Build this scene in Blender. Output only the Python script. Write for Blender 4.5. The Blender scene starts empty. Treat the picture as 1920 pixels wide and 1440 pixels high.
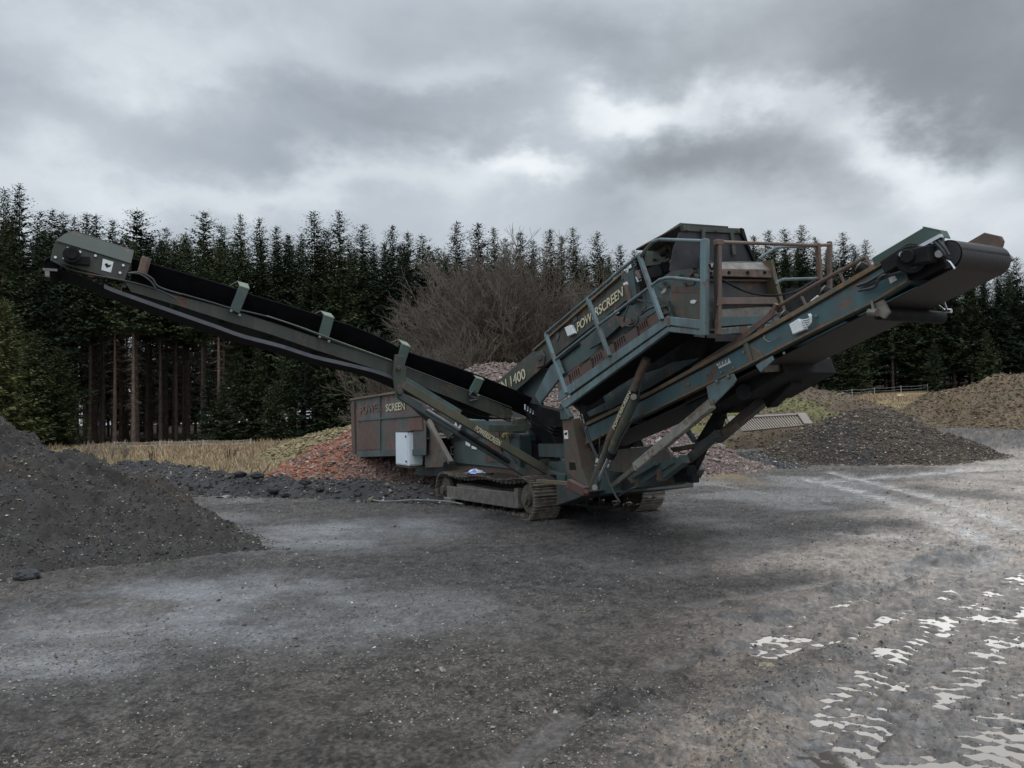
import bpy, math, random
import numpy as np
from mathutils import Matrix, Vector
random.seed(7); rng = np.random.default_rng(11)
S = bpy.context.scene; COL = S.collection

# ------------------------------------------------------------------ camera
F, CH, ROLL = 1443.0, 1.7, 0.021
PITCH = math.atan(60 / F)
_f = np.array([0, math.cos(PITCH), math.sin(PITCH)]); _r = np.array([1., 0, 0]); _up = np.array([0, -math.sin(PITCH), math.cos(PITCH)])
CR, SR = math.cos(ROLL), math.sin(ROLL)
RR = _r * CR - _up * SR; UU = _up * CR + _r * SR
CAM = np.array([0, 0, CH])
cd = bpy.data.cameras.new("camera"); cam = bpy.data.objects.new("camera", cd); COL.objects.link(cam)
cd.sensor_width = 36; cd.lens = F / 1920 * 36; cd.clip_end = 3000; cd.clip_start = .05
M = Matrix.Identity(4)
for i in range(3):
    M[i][0], M[i][1], M[i][2], M[i][3] = RR[i], UU[i], -_f[i], CAM[i]
cam.matrix_world = M; S.camera = cam

# ------------------------------------------------------------------ exposure, sky, sun
S.view_settings.view_transform = 'Standard'; S.view_settings.look = 'None'
S.view_settings.exposure = 0.14; S.view_settings.gamma = 1
def ray(x, y): return RR * (x - 960) / F + UU * (720 - y) / F + _f
SUN_EL, SUN_AZ = math.radians(24), math.radians(22)      # behind the cloud, right of the view
def nn(nt, t, **kw):
    n = nt.nodes.new(t)
    for k, v in kw.items(): setattr(n, k, v)
    return n
def math_node(nt, op, a, b=None, clamp=False):
    n = nt.nodes.new('ShaderNodeMath'); n.operation = op; n.use_clamp = clamp
    for i, q in enumerate((a, b)):
        if q is None: continue
        if isinstance(q, (int, float)): n.inputs[i].default_value = q
        else: nt.links.new(q, n.inputs[i])
    return n.outputs[0]
W = bpy.data.worlds.new("World"); S.world = W; W.use_nodes = True
nt = W.node_tree; nt.nodes.clear()
out = nn(nt, 'ShaderNodeOutputWorld'); bg = nn(nt, 'ShaderNodeBackground'); nt.links.new(bg.outputs[0], out.inputs[0])
sky = nn(nt, 'ShaderNodeTexSky', sky_type='NISHITA', sun_disc=False, sun_elevation=SUN_EL, sun_rotation=SUN_AZ)
tc = nn(nt, 'ShaderNodeTexCoord')
def wnoise(scale, detail, rough, zs=2.2, off=0.0, dist=0.0):
    mp = nn(nt, 'ShaderNodeMapping'); mp.inputs['Scale'].default_value = (1, 1, zs); mp.inputs['Location'].default_value = (off, off * .7, 0)
    nt.links.new(tc.outputs['Generated'], mp.inputs[0])
    n = nn(nt, 'ShaderNodeTexNoise'); n.inputs['Scale'].default_value = scale; n.inputs['Detail'].default_value = detail
    n.inputs['Roughness'].default_value = rough; n.inputs['Distortion'].default_value = dist
    nt.links.new(mp.outputs[0], n.inputs['Vector']); return n
wn = wnoise(3.4, 6, .58, zs=1.6, off=3.1)
# direction, bent a little by noise so that the cloud patches have ragged edges
vs = nn(nt, 'ShaderNodeVectorMath', operation='SUBTRACT'); nt.links.new(wn.outputs['Color'], vs.inputs[0]); vs.inputs[1].default_value = (.5, .5, .5)
sc_ = nn(nt, 'ShaderNodeVectorMath', operation='SCALE'); nt.links.new(vs.outputs[0], sc_.inputs[0]); sc_.inputs['Scale'].default_value = .34
ad = nn(nt, 'ShaderNodeVectorMath', operation='ADD'); nt.links.new(tc.outputs['Generated'], ad.inputs[0]); nt.links.new(sc_.outputs[0], ad.inputs[1])
D = ad.outputs[0]
acc = None
#        px    py   sx   sy   amount     (patches of thin and thick cloud)
for px, py, sx, sy, amt in [(1215, 205, 120, 48, .30), (1120, 215, 80, 40, .08), (960, 320, 110, 36, .30), (1030, 350, 90, 30, .14), (1440, 235, 150, 34, .12),
                            (1690, 300, 130, 50, .32), (1610, 350, 120, 36, .10), (1790, 400, 200, 45, .18), (840, 110, 150, 60, .16),
                            (270, 70, 230, 70, .15), (560, 380, 420, 45, .14), (60, 330, 280, 70, .08),
                            (1750, 90, 360, 150, -.26), (1100, 60, 260, 60, -.09), (740, 190, 230, 80, -.14), (1300, 330, 230, 60, -.20), (1480, 390, 260, 60, -.14), (200, 210, 300, 80, -.06),
                            (640, 290, 260, 50, -.06), (1640, 180, 200, 60, -.10)]:
    d = ray(px, py); d /= np.linalg.norm(d)
    e = ray(px + 50, py); e /= np.linalg.norm(e); e = e - d; e /= np.linalg.norm(e); g = np.cross(e, d); g /= np.linalg.norm(g)
    sub = nn(nt, 'ShaderNodeVectorMath', operation='SUBTRACT'); nt.links.new(D, sub.inputs[0]); sub.inputs[1].default_value = d
    q = []
    for ax, s in ((e, sx), (g, sy), (d, 700)):
        dp = nn(nt, 'ShaderNodeVectorMath', operation='DOT_PRODUCT'); nt.links.new(sub.outputs[0], dp.inputs[0]); dp.inputs[1].default_value = ax * (F / s)
        q.append(math_node(nt, 'MULTIPLY', dp.outputs['Value'], dp.outputs['Value']))
    ssum = math_node(nt, 'ADD', math_node(nt, 'ADD', q[0], q[1]), q[2])
    ex = math_node(nt, 'EXPONENT', math_node(nt, 'MULTIPLY', ssum, -1.0))
    t = math_node(nt, 'MULTIPLY', ex, amt)
    acc = t if acc is None else math_node(nt, 'ADD', acc, t)
n2 = wnoise(3.6, 8, .56, zs=1.8, off=8.0, dist=.35)
n3 = wnoise(1.6, 3, .5, zs=1.5, off=1.3)
v_ = math_node(nt, 'ADD', acc, math_node(nt, 'MULTIPLY', math_node(nt, 'SUBTRACT', n2.outputs['Fac'], .5), .34))
v_ = math_node(nt, 'ADD', v_, math_node(nt, 'MULTIPLY', math_node(nt, 'SUBTRACT', n3.outputs['Fac'], .5), .12))
# whole cloud deck brighter towards the hidden sun
sd = Vector((math.sin(SUN_AZ) * math.cos(SUN_EL), math.cos(SUN_AZ) * math.cos(SUN_EL), math.sin(SUN_EL)))
dp = nn(nt, 'ShaderNodeVectorMath', operation='DOT_PRODUCT'); nt.links.new(tc.outputs['Generated'], dp.inputs[0]); dp.inputs[1].default_value = sd
v_ = math_node(nt, 'ADD', v_, math_node(nt, 'ADD', math_node(nt, 'MULTIPLY', dp.outputs['Value'], .03), .50))
v_ = math_node(nt, 'MAXIMUM', v_, .12)
cr = nn(nt, 'ShaderNodeValToRGB'); nt.links.new(v_, cr.inputs[0])
el = cr.color_ramp.elements
el[0].position = .1; el[0].color = (.150, .172, .198, 1)
el[1].position = .95; el[1].color = (.90, .93, .95, 1)
for p, c in ((.28, (.235, .268, .305)), (.42, (.362, .408, .458)), (.55, (.495, .548, .605)), (.72, (.70, .755, .80))):
    k = el.new(p); k.color = (*c, 1)
skm = nn(nt, 'ShaderNodeVectorMath', operation='SCALE'); nt.links.new(sky.outputs[0], skm.inputs[0]); skm.inputs['Scale'].default_value = .05
mx = nn(nt, 'ShaderNodeMix', data_type='RGBA'); mx.inputs[0].default_value = .96
nt.links.new(skm.outputs[0], mx.inputs[6]); nt.links.new(cr.outputs[0], mx.inputs[7])
nt.links.new(mx.outputs[2], bg.inputs[0])
# an overcast sky is brightest overhead
sx = nn(nt, 'ShaderNodeSeparateXYZ'); nt.links.new(tc.outputs['Generated'], sx.inputs[0])
zr = nn(nt, 'ShaderNodeMapRange', interpolation_type='SMOOTHSTEP'); nt.links.new(sx.outputs['Z'], zr.inputs['Value'])
zr.inputs['From Min'].default_value = .46; zr.inputs['From Max'].default_value = .95; zr.inputs['To Min'].default_value = 1.0; zr.inputs['To Max'].default_value = 2.9
br_ = nn(nt, 'ShaderNodeMapRange', interpolation_type='SMOOTHSTEP'); nt.links.new(sx.outputs['Y'], br_.inputs['Value'])  # unseen sky behind the camera brightened to lift the dark machine faces
br_.inputs['From Min'].default_value = .35; br_.inputs['From Max'].default_value = -.7; br_.inputs['To Min'].default_value = 1.0; br_.inputs['To Max'].default_value = 1.7
nt.links.new(math_node(nt, 'MULTIPLY', zr.outputs[0], br_.outputs[0]), bg.inputs[1])
sl = bpy.data.lights.new("sun", 'SUN'); sl.energy = .5; sl.angle = math.radians(45); sl.color = (1, .95, .88)
so = bpy.data.objects.new("sun", sl); COL.objects.link(so); so.rotation_euler = (-sd).to_track_quat('-Z', 'Y').to_euler()

# ------------------------------------------------------------------ helpers
def tag(o, label=None, cat=None, group=None, kind=None):
    for k, v in (('label', label), ('category', cat), ('group', group), ('kind', kind)):
        if v: o[k] = v
    return o
WORLD = {}
def obj(name, me, loc=(0, 0, 0), parent=None):
    o = bpy.data.objects.new(name, me); COL.objects.link(o)
    loc = np.array(loc, float)
    if parent is not None:
        o.parent = parent; o.location = loc - WORLD[parent]
    else: o.location = loc
    WORLD[o] = loc
    return o
def empty(name, loc): return obj(name, None, loc)
def nrm(a): a = np.array(a, float); return a / max(1e-9, np.linalg.norm(a))
Z = np.array([0, 0, 1.])
class MB:
    def __init__(s): s.v = []; s.f = []; s.m = []
    def add(s, vs, fs, mi=0):
        n = len(s.v); s.v += [tuple(map(float, q)) for q in vs]; s.f += [tuple(i + n for i in f) for f in fs]; s.m += [mi] * len(fs); return s
    def prism(s, pts, vec, mi=0):
        pts = [np.array(p, float) for p in pts]; vec = np.array(vec, float); n = len(pts)
        nor = sum((np.cross(pts[i] - pts[0], pts[(i + 1) % n] - pts[0]) for i in range(n)), np.zeros(3))
        if nor @ vec > 0: pts = pts[::-1]
        fs = [tuple(range(n)), tuple(range(2 * n - 1, n - 1, -1))] + [((i + 1) % n, i, n + i, n + (i + 1) % n) for i in range(n)]
        return s.add(pts + [p + vec for p in pts], fs, mi)
    def beam(s, a, b, w, h, side=None, mi=0):       # w along side, h across
        a = np.array(a, float); b = np.array(b, float); d = nrm(b - a)
        side = np.array(side if side is not None else np.cross(d, Z), float)
        if np.linalg.norm(side) < 1e-6: side = np.array([1., 0, 0])
        side = nrm(side - d * (side @ d)); up = np.cross(side, d)
        q = [a + side * w / 2 * i + up * h / 2 * j for i, j in ((-1, -1), (1, -1), (1, 1), (-1, 1))]
        return s.prism(q, b - a, mi)
    def channel(s, a, b, w, h, side, th=.012, mi=0): # C-section, web away from the flanges
        a = np.array(a, float); b = np.array(b, float); d = nrm(b - a); side = nrm(side - d * (side @ d)); up = np.cross(side, d)
        if up[2] < 0: up = -up
        s.beam(a, b, th, h, side, mi)
        for k in (1, -1): s.beam(a + up * k * (h / 2 - th / 2) + side * w / 2, b + up * k * (h / 2 - th / 2) + side * w / 2, w, th, side, mi)
        return s
    def box(s, c, sx, sy, sz, ax=None, ay=None, mi=0):
        ax = nrm(ax if ax is not None else (1, 0, 0)); ay = nrm(ay if ay is not None else (0, 1, 0)); c = np.array(c, float); az = np.cross(ax, ay)
        q = [c + ax * sx / 2 * i + ay * sy / 2 * j - az * sz / 2 for i, j in ((-1, -1), (1, -1), (1, 1), (-1, 1))]
        return s.prism(q, az * sz, mi)
    def tube(s, pts, r, n=8, mi=0, caps=True):
        pts = [np.array(p, float) for p in pts]; rs = r if hasattr(r, '__len__') else [r] * len(pts)
        vs = []; fs = []; ref = None
        for i, p in enumerate(pts):
            d = nrm((pts[min(i + 1, len(pts) - 1)] - pts[max(i - 1, 0)]))
            if ref is None: ref = Z if abs(d[2]) < .9 else np.array([1., 0, 0])
            a = nrm(np.cross(d, ref)); b = np.cross(d, a)
            ref = -b if False else ref
            for k in range(n):
                t = 2 * math.pi * k / n; vs.append(p + (a * math.cos(t) + b * math.sin(t)) * rs[i])
        for i in range(len(pts) - 1):
            for k in range(n):
                k2 = (k + 1) % n; fs.append((i * n + k, (i + 1) * n + k, (i + 1) * n + k2, i * n + k2))
        if caps: fs += [tuple(range(n)), tuple(range(len(pts) * n - 1, (len(pts) - 1) * n - 1, -1))]
        return s.add(vs, fs, mi)
    def curve(s, pts, r, n=6, sub=6, mi=0): return s.tube(spline(pts, sub), r, n, mi)
    def sweep(s, path, prof, mi=0, closed=False):   # prof: list of offset vectors (3D) applied at every path point
        vs = [np.array(p) + np.array(o) for p in path for o in prof]; n = len(prof); fs = []
        L = len(path)
        for i in range(L if closed else L - 1):
            for k in range(n):
                k2 = (k + 1) % n; j = (i + 1) % L
                fs.append((i * n + k, j * n + k, j * n + k2, i * n + k2))
        if not closed: fs += [tuple(range(n)), tuple(range(L * n - 1, (L - 1) * n - 1, -1))]
        return s.add(vs, fs, mi)
    def build(s, name, mats, parent=None, bevel=0, smooth=False, label=None):
        a = np.array(s.v); c = np.array([(a[:, 0].min() + a[:, 0].max()) / 2, (a[:, 1].min() + a[:, 1].max()) / 2, a[:, 2].min()])
        me = bpy.data.meshes.new(name); me.from_pydata([tuple(q) for q in (a - c)], [], s.f)
        for m in (mats if isinstance(mats, (list, tuple)) else [mats]): me.materials.append(m)
        me.polygons.foreach_set('material_index', s.m)
        if smooth: me.polygons.foreach_set('use_smooth', [True] * len(me.polygons))
        me.update(); fix_normals(me)
        o = obj(name, me, c, parent)
        if smooth: me.set_sharp_from_angle(angle=math.radians(40))
        if bevel:
            b = o.modifiers.new('bevel', 'BEVEL'); b.width = bevel; b.segments = 1; b.limit_method = 'ANGLE'; b.angle_limit = math.radians(50)
        if label: o['label'] = label
        return o
def fix_normals(me):
    import bmesh
    b = bmesh.new(); b.from_mesh(me); bmesh.ops.recalc_face_normals(b, faces=b.faces); b.to_mesh(me); b.free()
def spline(pts, sub=6):
    P = [np.array(p, float) for p in pts]
    if len(P) < 3: return P
    P = [2 * P[0] - P[1]] + P + [2 * P[-1] - P[-2]]; out = []
    for i in range(1, len(P) - 2):
        for k in range(sub):
            t = k / sub; a, b, c, d = P[i - 1], P[i], P[i + 1], P[i + 2]
            out.append(.5 * (2 * b + (c - a) * t + (2 * a - 5 * b + 4 * c - d) * t * t + (3 * b - a - 3 * c + d) * t ** 3))
    out.append(P[-2]); return out
def npmesh(name, v, f, mat, loc=(0, 0, 0), parent=None, smooth=False, col=None, attrs=None, matidx=None):
    """fast mesh: v (n,3), f (m,3|4)"""
    me = bpy.data.meshes.new(name); v = np.asarray(v, np.float32); f = np.asarray(f, np.int32); k = f.shape[1]
    me.vertices.add(len(v)); me.vertices.foreach_set('co', (v - np.array(loc, np.float32)).ravel())
    me.loops.add(f.size); me.loops.foreach_set('vertex_index', f.ravel())
    me.polygons.add(len(f)); me.polygons.foreach_set('loop_start', np.arange(0, f.size, k, dtype=np.int32))
    me.update(calc_edges=True); me.validate()
    me.polygons.foreach_set('use_smooth', np.full(len(me.polygons), smooth))
    for m in (mat if isinstance(mat, (list, tuple)) else [mat]): me.materials.append(m)
    if matidx is not None: me.polygons.foreach_set('material_index', matidx)
    if col is not None:
        a = me.color_attributes.new('Col', 'FLOAT_COLOR', 'POINT')
        a.data.foreach_set('color', np.c_[col, np.ones(len(col))].astype(np.float32).ravel())
    for n, arr in (attrs or {}).items():
        a = me.attributes.new(n, 'FLOAT', 'POINT'); a.data.foreach_set('value', np.asarray(arr, np.float32))
    return me if name is None else obj(name, me, loc, parent)
# numpy gradient-free value noise
_tab = rng.random((256, 256)).astype(np.float64)
def vnoise(x, y, seed=0):
    x = x + seed * 17.31; y = y + seed * 9.77
    xi = np.floor(x).astype(int); yi = np.floor(y).astype(int); fx = x - xi; fy = y - yi
    fx = fx * fx * fx * (fx * (fx * 6 - 15) + 10); fy = fy * fy * fy * (fy * (fy * 6 - 15) + 10)
    a = _tab[xi & 255, yi & 255]; b = _tab[(xi + 1) & 255, yi & 255]; c = _tab[xi & 255, (yi + 1) & 255]; d = _tab[(xi + 1) & 255, (yi + 1) & 255]
    return (a * (1 - fx) + b * fx) * (1 - fy) + (c * (1 - fx) + d * fx) * fy
def fbm(x, y, oct=4, seed=0, gain=.5):
    s = 0; a = 1; t = 0
    for i in range(oct):
        c, sn = math.cos(i * 1.1), math.sin(i * 1.1)
        s = s + a * (vnoise((x * c - y * sn) * 2 ** i, (x * sn + y * c) * 2 ** i, seed + i) - .5); t += a; a *= gain
    return s / t * 2
def sm(x, a, b): t = np.clip((x - a) / (b - a), 0, 1); return t * t * (3 - 2 * t)
def terrain(x, y):
    x = np.asarray(x, float); y = np.asarray(y, float)
    return .045 * np.maximum(x - 4, 0) * sm(y, 20, 36) + .03 * np.maximum(y - 42, 0) * sm(x, 8, 30) * (y < 400) + .03 * 358 * sm(x, 8, 30) * (y >= 400) - .04 * sm(y, 13, 17) * sm(-x, -2, 6)
def pln(x, y, n, d):
    k = ray(x, y); return CAM + k * ((d - n @ CAM) / (n @ k))
def PH(x, y, z=0.): return pln(x, y, Z, z)
def PG(x, y):
    z = 0.
    for _ in range(40):
        p = PH(x, y, z)
        if p[1] < 0 or p[1] > 300: p = CAM + nrm(ray(x, y)) * 90
        z = z * .5 + .5 * float(terrain(p[0], p[1]))
    p[2] = z; return p
def PD(x, y, depth):      # point on the ray at a given forward distance
    k = ray(x, y); return CAM + k * (depth / k[1])
def segdist(X, Y, pts):
    """distance to a polyline and interpolated extra coordinates"""
    best = np.full(X.shape, 1e9); val = np.zeros(X.shape)
    acc_ = 0
    for a, b in zip(pts[:-1], pts[1:]):
        dx, dy = b[0] - a[0], b[1] - a[1]; L2 = dx * dx + dy * dy + 1e-9
        t = np.clip(((X - a[0]) * dx + (Y - a[1]) * dy) / L2, 0, 1)
        d = np.hypot(X - a[0] - t * dx, Y - a[1] - t * dy); m = d < best
        best = np.where(m, d, best); val = np.where(m, acc_ + t * math.sqrt(L2), val); acc_ += math.sqrt(L2)
    return best, val

# ------------------------------------------------------------------ materials
def mat(name):
    m = bpy.data.materials.new(name); m.use_nodes = True; t = m.node_tree; b = t.nodes['Principled BSDF']; return m, t, b
def noise(t, scale, detail=4, rough=.6, coord=None, mscale=None):
    n = t.nodes.new('ShaderNodeTexNoise'); n.inputs['Scale'].default_value = scale; n.inputs['Detail'].default_value = detail; n.inputs['Roughness'].default_value = rough
    g = t.nodes.new('ShaderNodeNewGeometry').outputs['Position'] if coord is None else coord
    if mscale:
        mp = t.nodes.new('ShaderNodeMapping'); mp.inputs['Scale'].default_value = mscale; t.links.new(g, mp.inputs[0]); g = mp.outputs[0]
    t.links.new(g, n.inputs['Vector']); return n.outputs['Fac']
def ramp(t, fac, p0, p1):
    m = t.nodes.new('ShaderNodeMapRange'); m.inputs['From Min'].default_value = p0; m.inputs['From Max'].default_value = p1; m.interpolation_type = 'SMOOTHSTEP'
    t.links.new(fac, m.inputs['Value']); return m.outputs[0]
def mixc(t, fac, a, b):
    m = t.nodes.new('ShaderNodeMix'); m.data_type = 'RGBA'
    for s, q in ((m.inputs[0], fac), (m.inputs[6], a), (m.inputs[7], b)):
        if isinstance(q, (int, float)): s.default_value = q
        elif isinstance(q, tuple): s.default_value = (*q, 1)
        else: t.links.new(q, s)
    return m.outputs[2]
def bump(t, b, h, strength, dist=.01):
    n = t.nodes.new('ShaderNodeBump'); n.inputs['Strength'].default_value = strength; n.inputs['Distance'].default_value = dist
    t.links.new(h, n.inputs['Height']); t.links.new(n.outputs[0], b.inputs['Normal'])
RUST = (.088, .054, .039); DIRT = (.075, .065, .052)
def paint(name, base, rust=.5, dirt=.5, rcol=RUST, rough=.55):
    m, t, b = mat(name)
    big = noise(t, 2.6, 6, .7); fine = noise(t, 14, 5, .7); streak = noise(t, 9, 4, .6, mscale=(1, 1, .12)); tone = noise(t, .9, 3)
    c = mixc(t, ramp(t, tone, .3, .7), tuple(x * .72 for x in base), tuple(min(1, x * 1.3) for x in base))
    c = mixc(t, math_node(t, 'MULTIPLY', ramp(t, streak, .40, .68), dirt * 1.2), c, DIRT)
    r = math_node(t, 'ADD', math_node(t, 'MULTIPLY', big, .62), math_node(t, 'MULTIPLY', fine, .38))
    edge = .60 - rust * .17
    rm = ramp(t, r, edge, edge + .06)
    rc = mixc(t, ramp(t, fine, .35, .65), rcol, tuple(x * 1.7 for x in rcol))
    c = mixc(t, rm, c, rc)
    sp_ = t.nodes.new('ShaderNodeSeparateXYZ'); t.links.new(t.nodes.new('ShaderNodeNewGeometry').outputs['True Normal'], sp_.inputs[0])
    c = mixc(t, math_node(t, 'MULTIPLY', ramp(t, sp_.outputs['Z'], .72, .98), ramp(t, fine, .25, .6)), c, (.15, .13, .105))
    t.links.new(c, b.inputs['Base Color'])
    t.links.new(math_node(t, 'ADD', math_node(t, 'MULTIPLY', rm, .3), rough), b.inputs['Roughness'])
    bump(t, b, r, .35, .006)
    return m
def plain(name, base, rough=.6, metal=0., var=.3, sc=8, bmp=.2):
    m, t, b = mat(name); n = noise(t, sc, 5, .65)
    t.links.new(mixc(t, ramp(t, n, .3, .7), tuple(x * (1 - var) for x in base), tuple(x * (1 + var) for x in base)), b.inputs['Base Color'])
    b.inputs['Roughness'].default_value = rough; b.inputs['Metallic'].default_value = metal
    if bmp: bump(t, b, n, bmp, .005)
    return m
TEAL = paint('teal_paint', (.058, .100, .098), .36, .45)
TEALL = paint('light_teal_paint', (.105, .158, .165), .33, .4)
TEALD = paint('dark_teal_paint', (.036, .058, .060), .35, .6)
OLIVE = paint('olive_paint', (.044, .052, .038), .40, .4)
OLIVED = paint('dark_olive_paint', (.030, .037, .026), .34, .3, rcol=(.06, .036, .024))
OLIVEL = paint('light_olive_paint', (.16, .20, .14), .1, .35)
GREEN = paint('green_paint', (.042, .080, .064), .2, .3)
RUSTM = paint('rusty_steel', (.105, .070, .058), .75, .6)
RUSTL = paint('light_rusty_steel', (.15, .105, .085), .55, .5, rcol=(.11, .062, .045))
LEGM = paint('brown_green_paint', (.095, .086, .066), .6, .8, rcol=(.09, .052, .036))
TAN = paint('tan_worn_edge', (.15, .115, .07), .5, .5, rcol=(.13, .075, .04))
STEEL = plain('bare_grey_steel', (.185, .168, .145), .55, .3)
CHROME = plain('bright_rod', (.55, .56, .58), .25, .9, .1)
RUBBER = plain('black_rubber', (.007, .007, .008), .9, 0, .3, 6)
RUBBER.node_tree.nodes['Principled BSDF'].inputs['Specular IOR Level'].default_value = .15
RUBBERG = plain('dusty_black_rubber', (.030, .028, .030), .8, 0, .45, 3)
BELTG = plain('grey_belt_edge', (.085, .085, .095), .6, 0, .2, 5)
BLACK = plain('grimy_steel_and_shade', (.012, .0115, .0115), .7, .0, .5, 6)  # also colours the black sheets that stand in for shade
TRACKM = plain('muddy_track_steel', (.15, .125, .10), .7, .2, .5, 9, .5)
WHITE = plain('white_enamel', (.74, .80, .84), .45, 0, .05, 3, .05)
STICK = plain('white_sticker', (.68, .68, .66), .6, 0, .08, 20, 0)
HOSE = plain('black_hose', (.03, .03, .032), .5, 0, .2)
WOODM = plain('weathered_board', (.14, .095, .075), .8, 0, .45, 7, .5)
REDM = plain('red_oxide', (.22, .04, .03), .6)
YEL = plain('yellow_motor', (.32, .25, .08), .6)
BLACK.node_tree.nodes['Principled BSDF'].inputs['Specular IOR Level'].default_value = .2
def letter_mat():
    m, t, b = mat('worn_cream_lettering'); n = noise(t, 26, 4, .7); k = noise(t, 5, 3)
    f = ramp(t, math_node(t, 'ADD', math_node(t, 'MULTIPLY', n, .6), math_node(t, 'MULTIPLY', k, .4)), .50, .62)
    t.links.new(mixc(t, f, (.60, .53, .36), (.20, .18, .12)), b.inputs['Base Color']); b.inputs['Roughness'].default_value = .6; return m
LETTER = letter_mat()

# ------------------------------------------------------------------ the screening machine
u = nrm([.47, -.883, 0]); v = np.array([-u[1], u[0], 0]); O = PH(990, 976)
def L(x, y, s): return pln(x, y, v, O @ v + s)         # point of pixel ray in the lengthwise upright plane at offset s
def T(x, y, t): return pln(x, y, u, O @ u + t)         # in the crosswise upright plane at offset t
def P(s, t, z): q = O + v * s + u * t; return np.array([q[0], q[1], z])
def tt(p): return float((np.array(p) - O) @ u)
def ss(p): return float((np.array(p) - O) @ v)
def plateL(mb, px, s, th=.02, mi=0): return mb.prism([L(x, y, s) for x, y in px], v * th, mi)
def plateT(mb, px, t, th=.02, mi=0): return mb.prism([T(x, y, t) for x, y in px], -u * th, mi)
root = empty('mobile_screening_machine', P(1.2, -1.5, 0))
tag(root, 'green and rusty tracked mobile screening machine with two raised conveyors', 'screening machine')

def text_mesh(name, s, o, xd, yd, width, height, parent, m=LETTER, thick=.003, bold=True, shear=0):
    cu = bpy.data.curves.new(name, 'FONT'); cu.body = s; cu.size = 1; cu.extrude = .5; cu.shear = shear
    if bold: cu.offset = .018
    to = bpy.data.objects.new('tmp', cu); COL.objects.link(to)
    me = bpy.data.meshes.new_from_object(to.evaluated_get(bpy.context.evaluated_depsgraph_get())); bpy.data.objects.remove(to); 
    a = np.zeros(len(me.vertices) * 3); me.vertices.foreach_get('co', a); a = a.reshape(-1, 3)
    a[:, 0] -= a[:, 0].min(); a[:, 0] *= width / a[:, 0].max(); a[:, 1] -= a[:, 1].min(); a[:, 1] *= height / a[:, 1].max(); a[:, 2] = (a[:, 2] + .5) * thick
    xd = nrm(xd); yd = np.array(yd, float); yd = nrm(yd - xd * (yd @ xd)); zd = np.cross(xd, yd)
    w = np.array(o) + a[:, :1] * xd + a[:, 1:2] * yd + a[:, 2:] * zd
    c = w.mean(0); me.vertices.foreach_set('co', (w - c).ravel()); me.name = name; me.materials.clear(); me.materials.append(m); me.update()
    return obj(name, me, c, parent)
def textL(s, p0, p1, hpx, pl, parent, fn=None, updir=Z, **k):
    fn = fn or L; a = fn(*p0, pl); b = fn(*p1, pl); h = np.linalg.norm(fn(p0[0], p0[1] - hpx, pl) - a)
    if 'yd' in k: yd = k.pop('yd')
    else: yd = updir
    return text_mesh('lettering', s, a, b - a, yd, np.linalg.norm(b - a), h, parent, **k)

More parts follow.
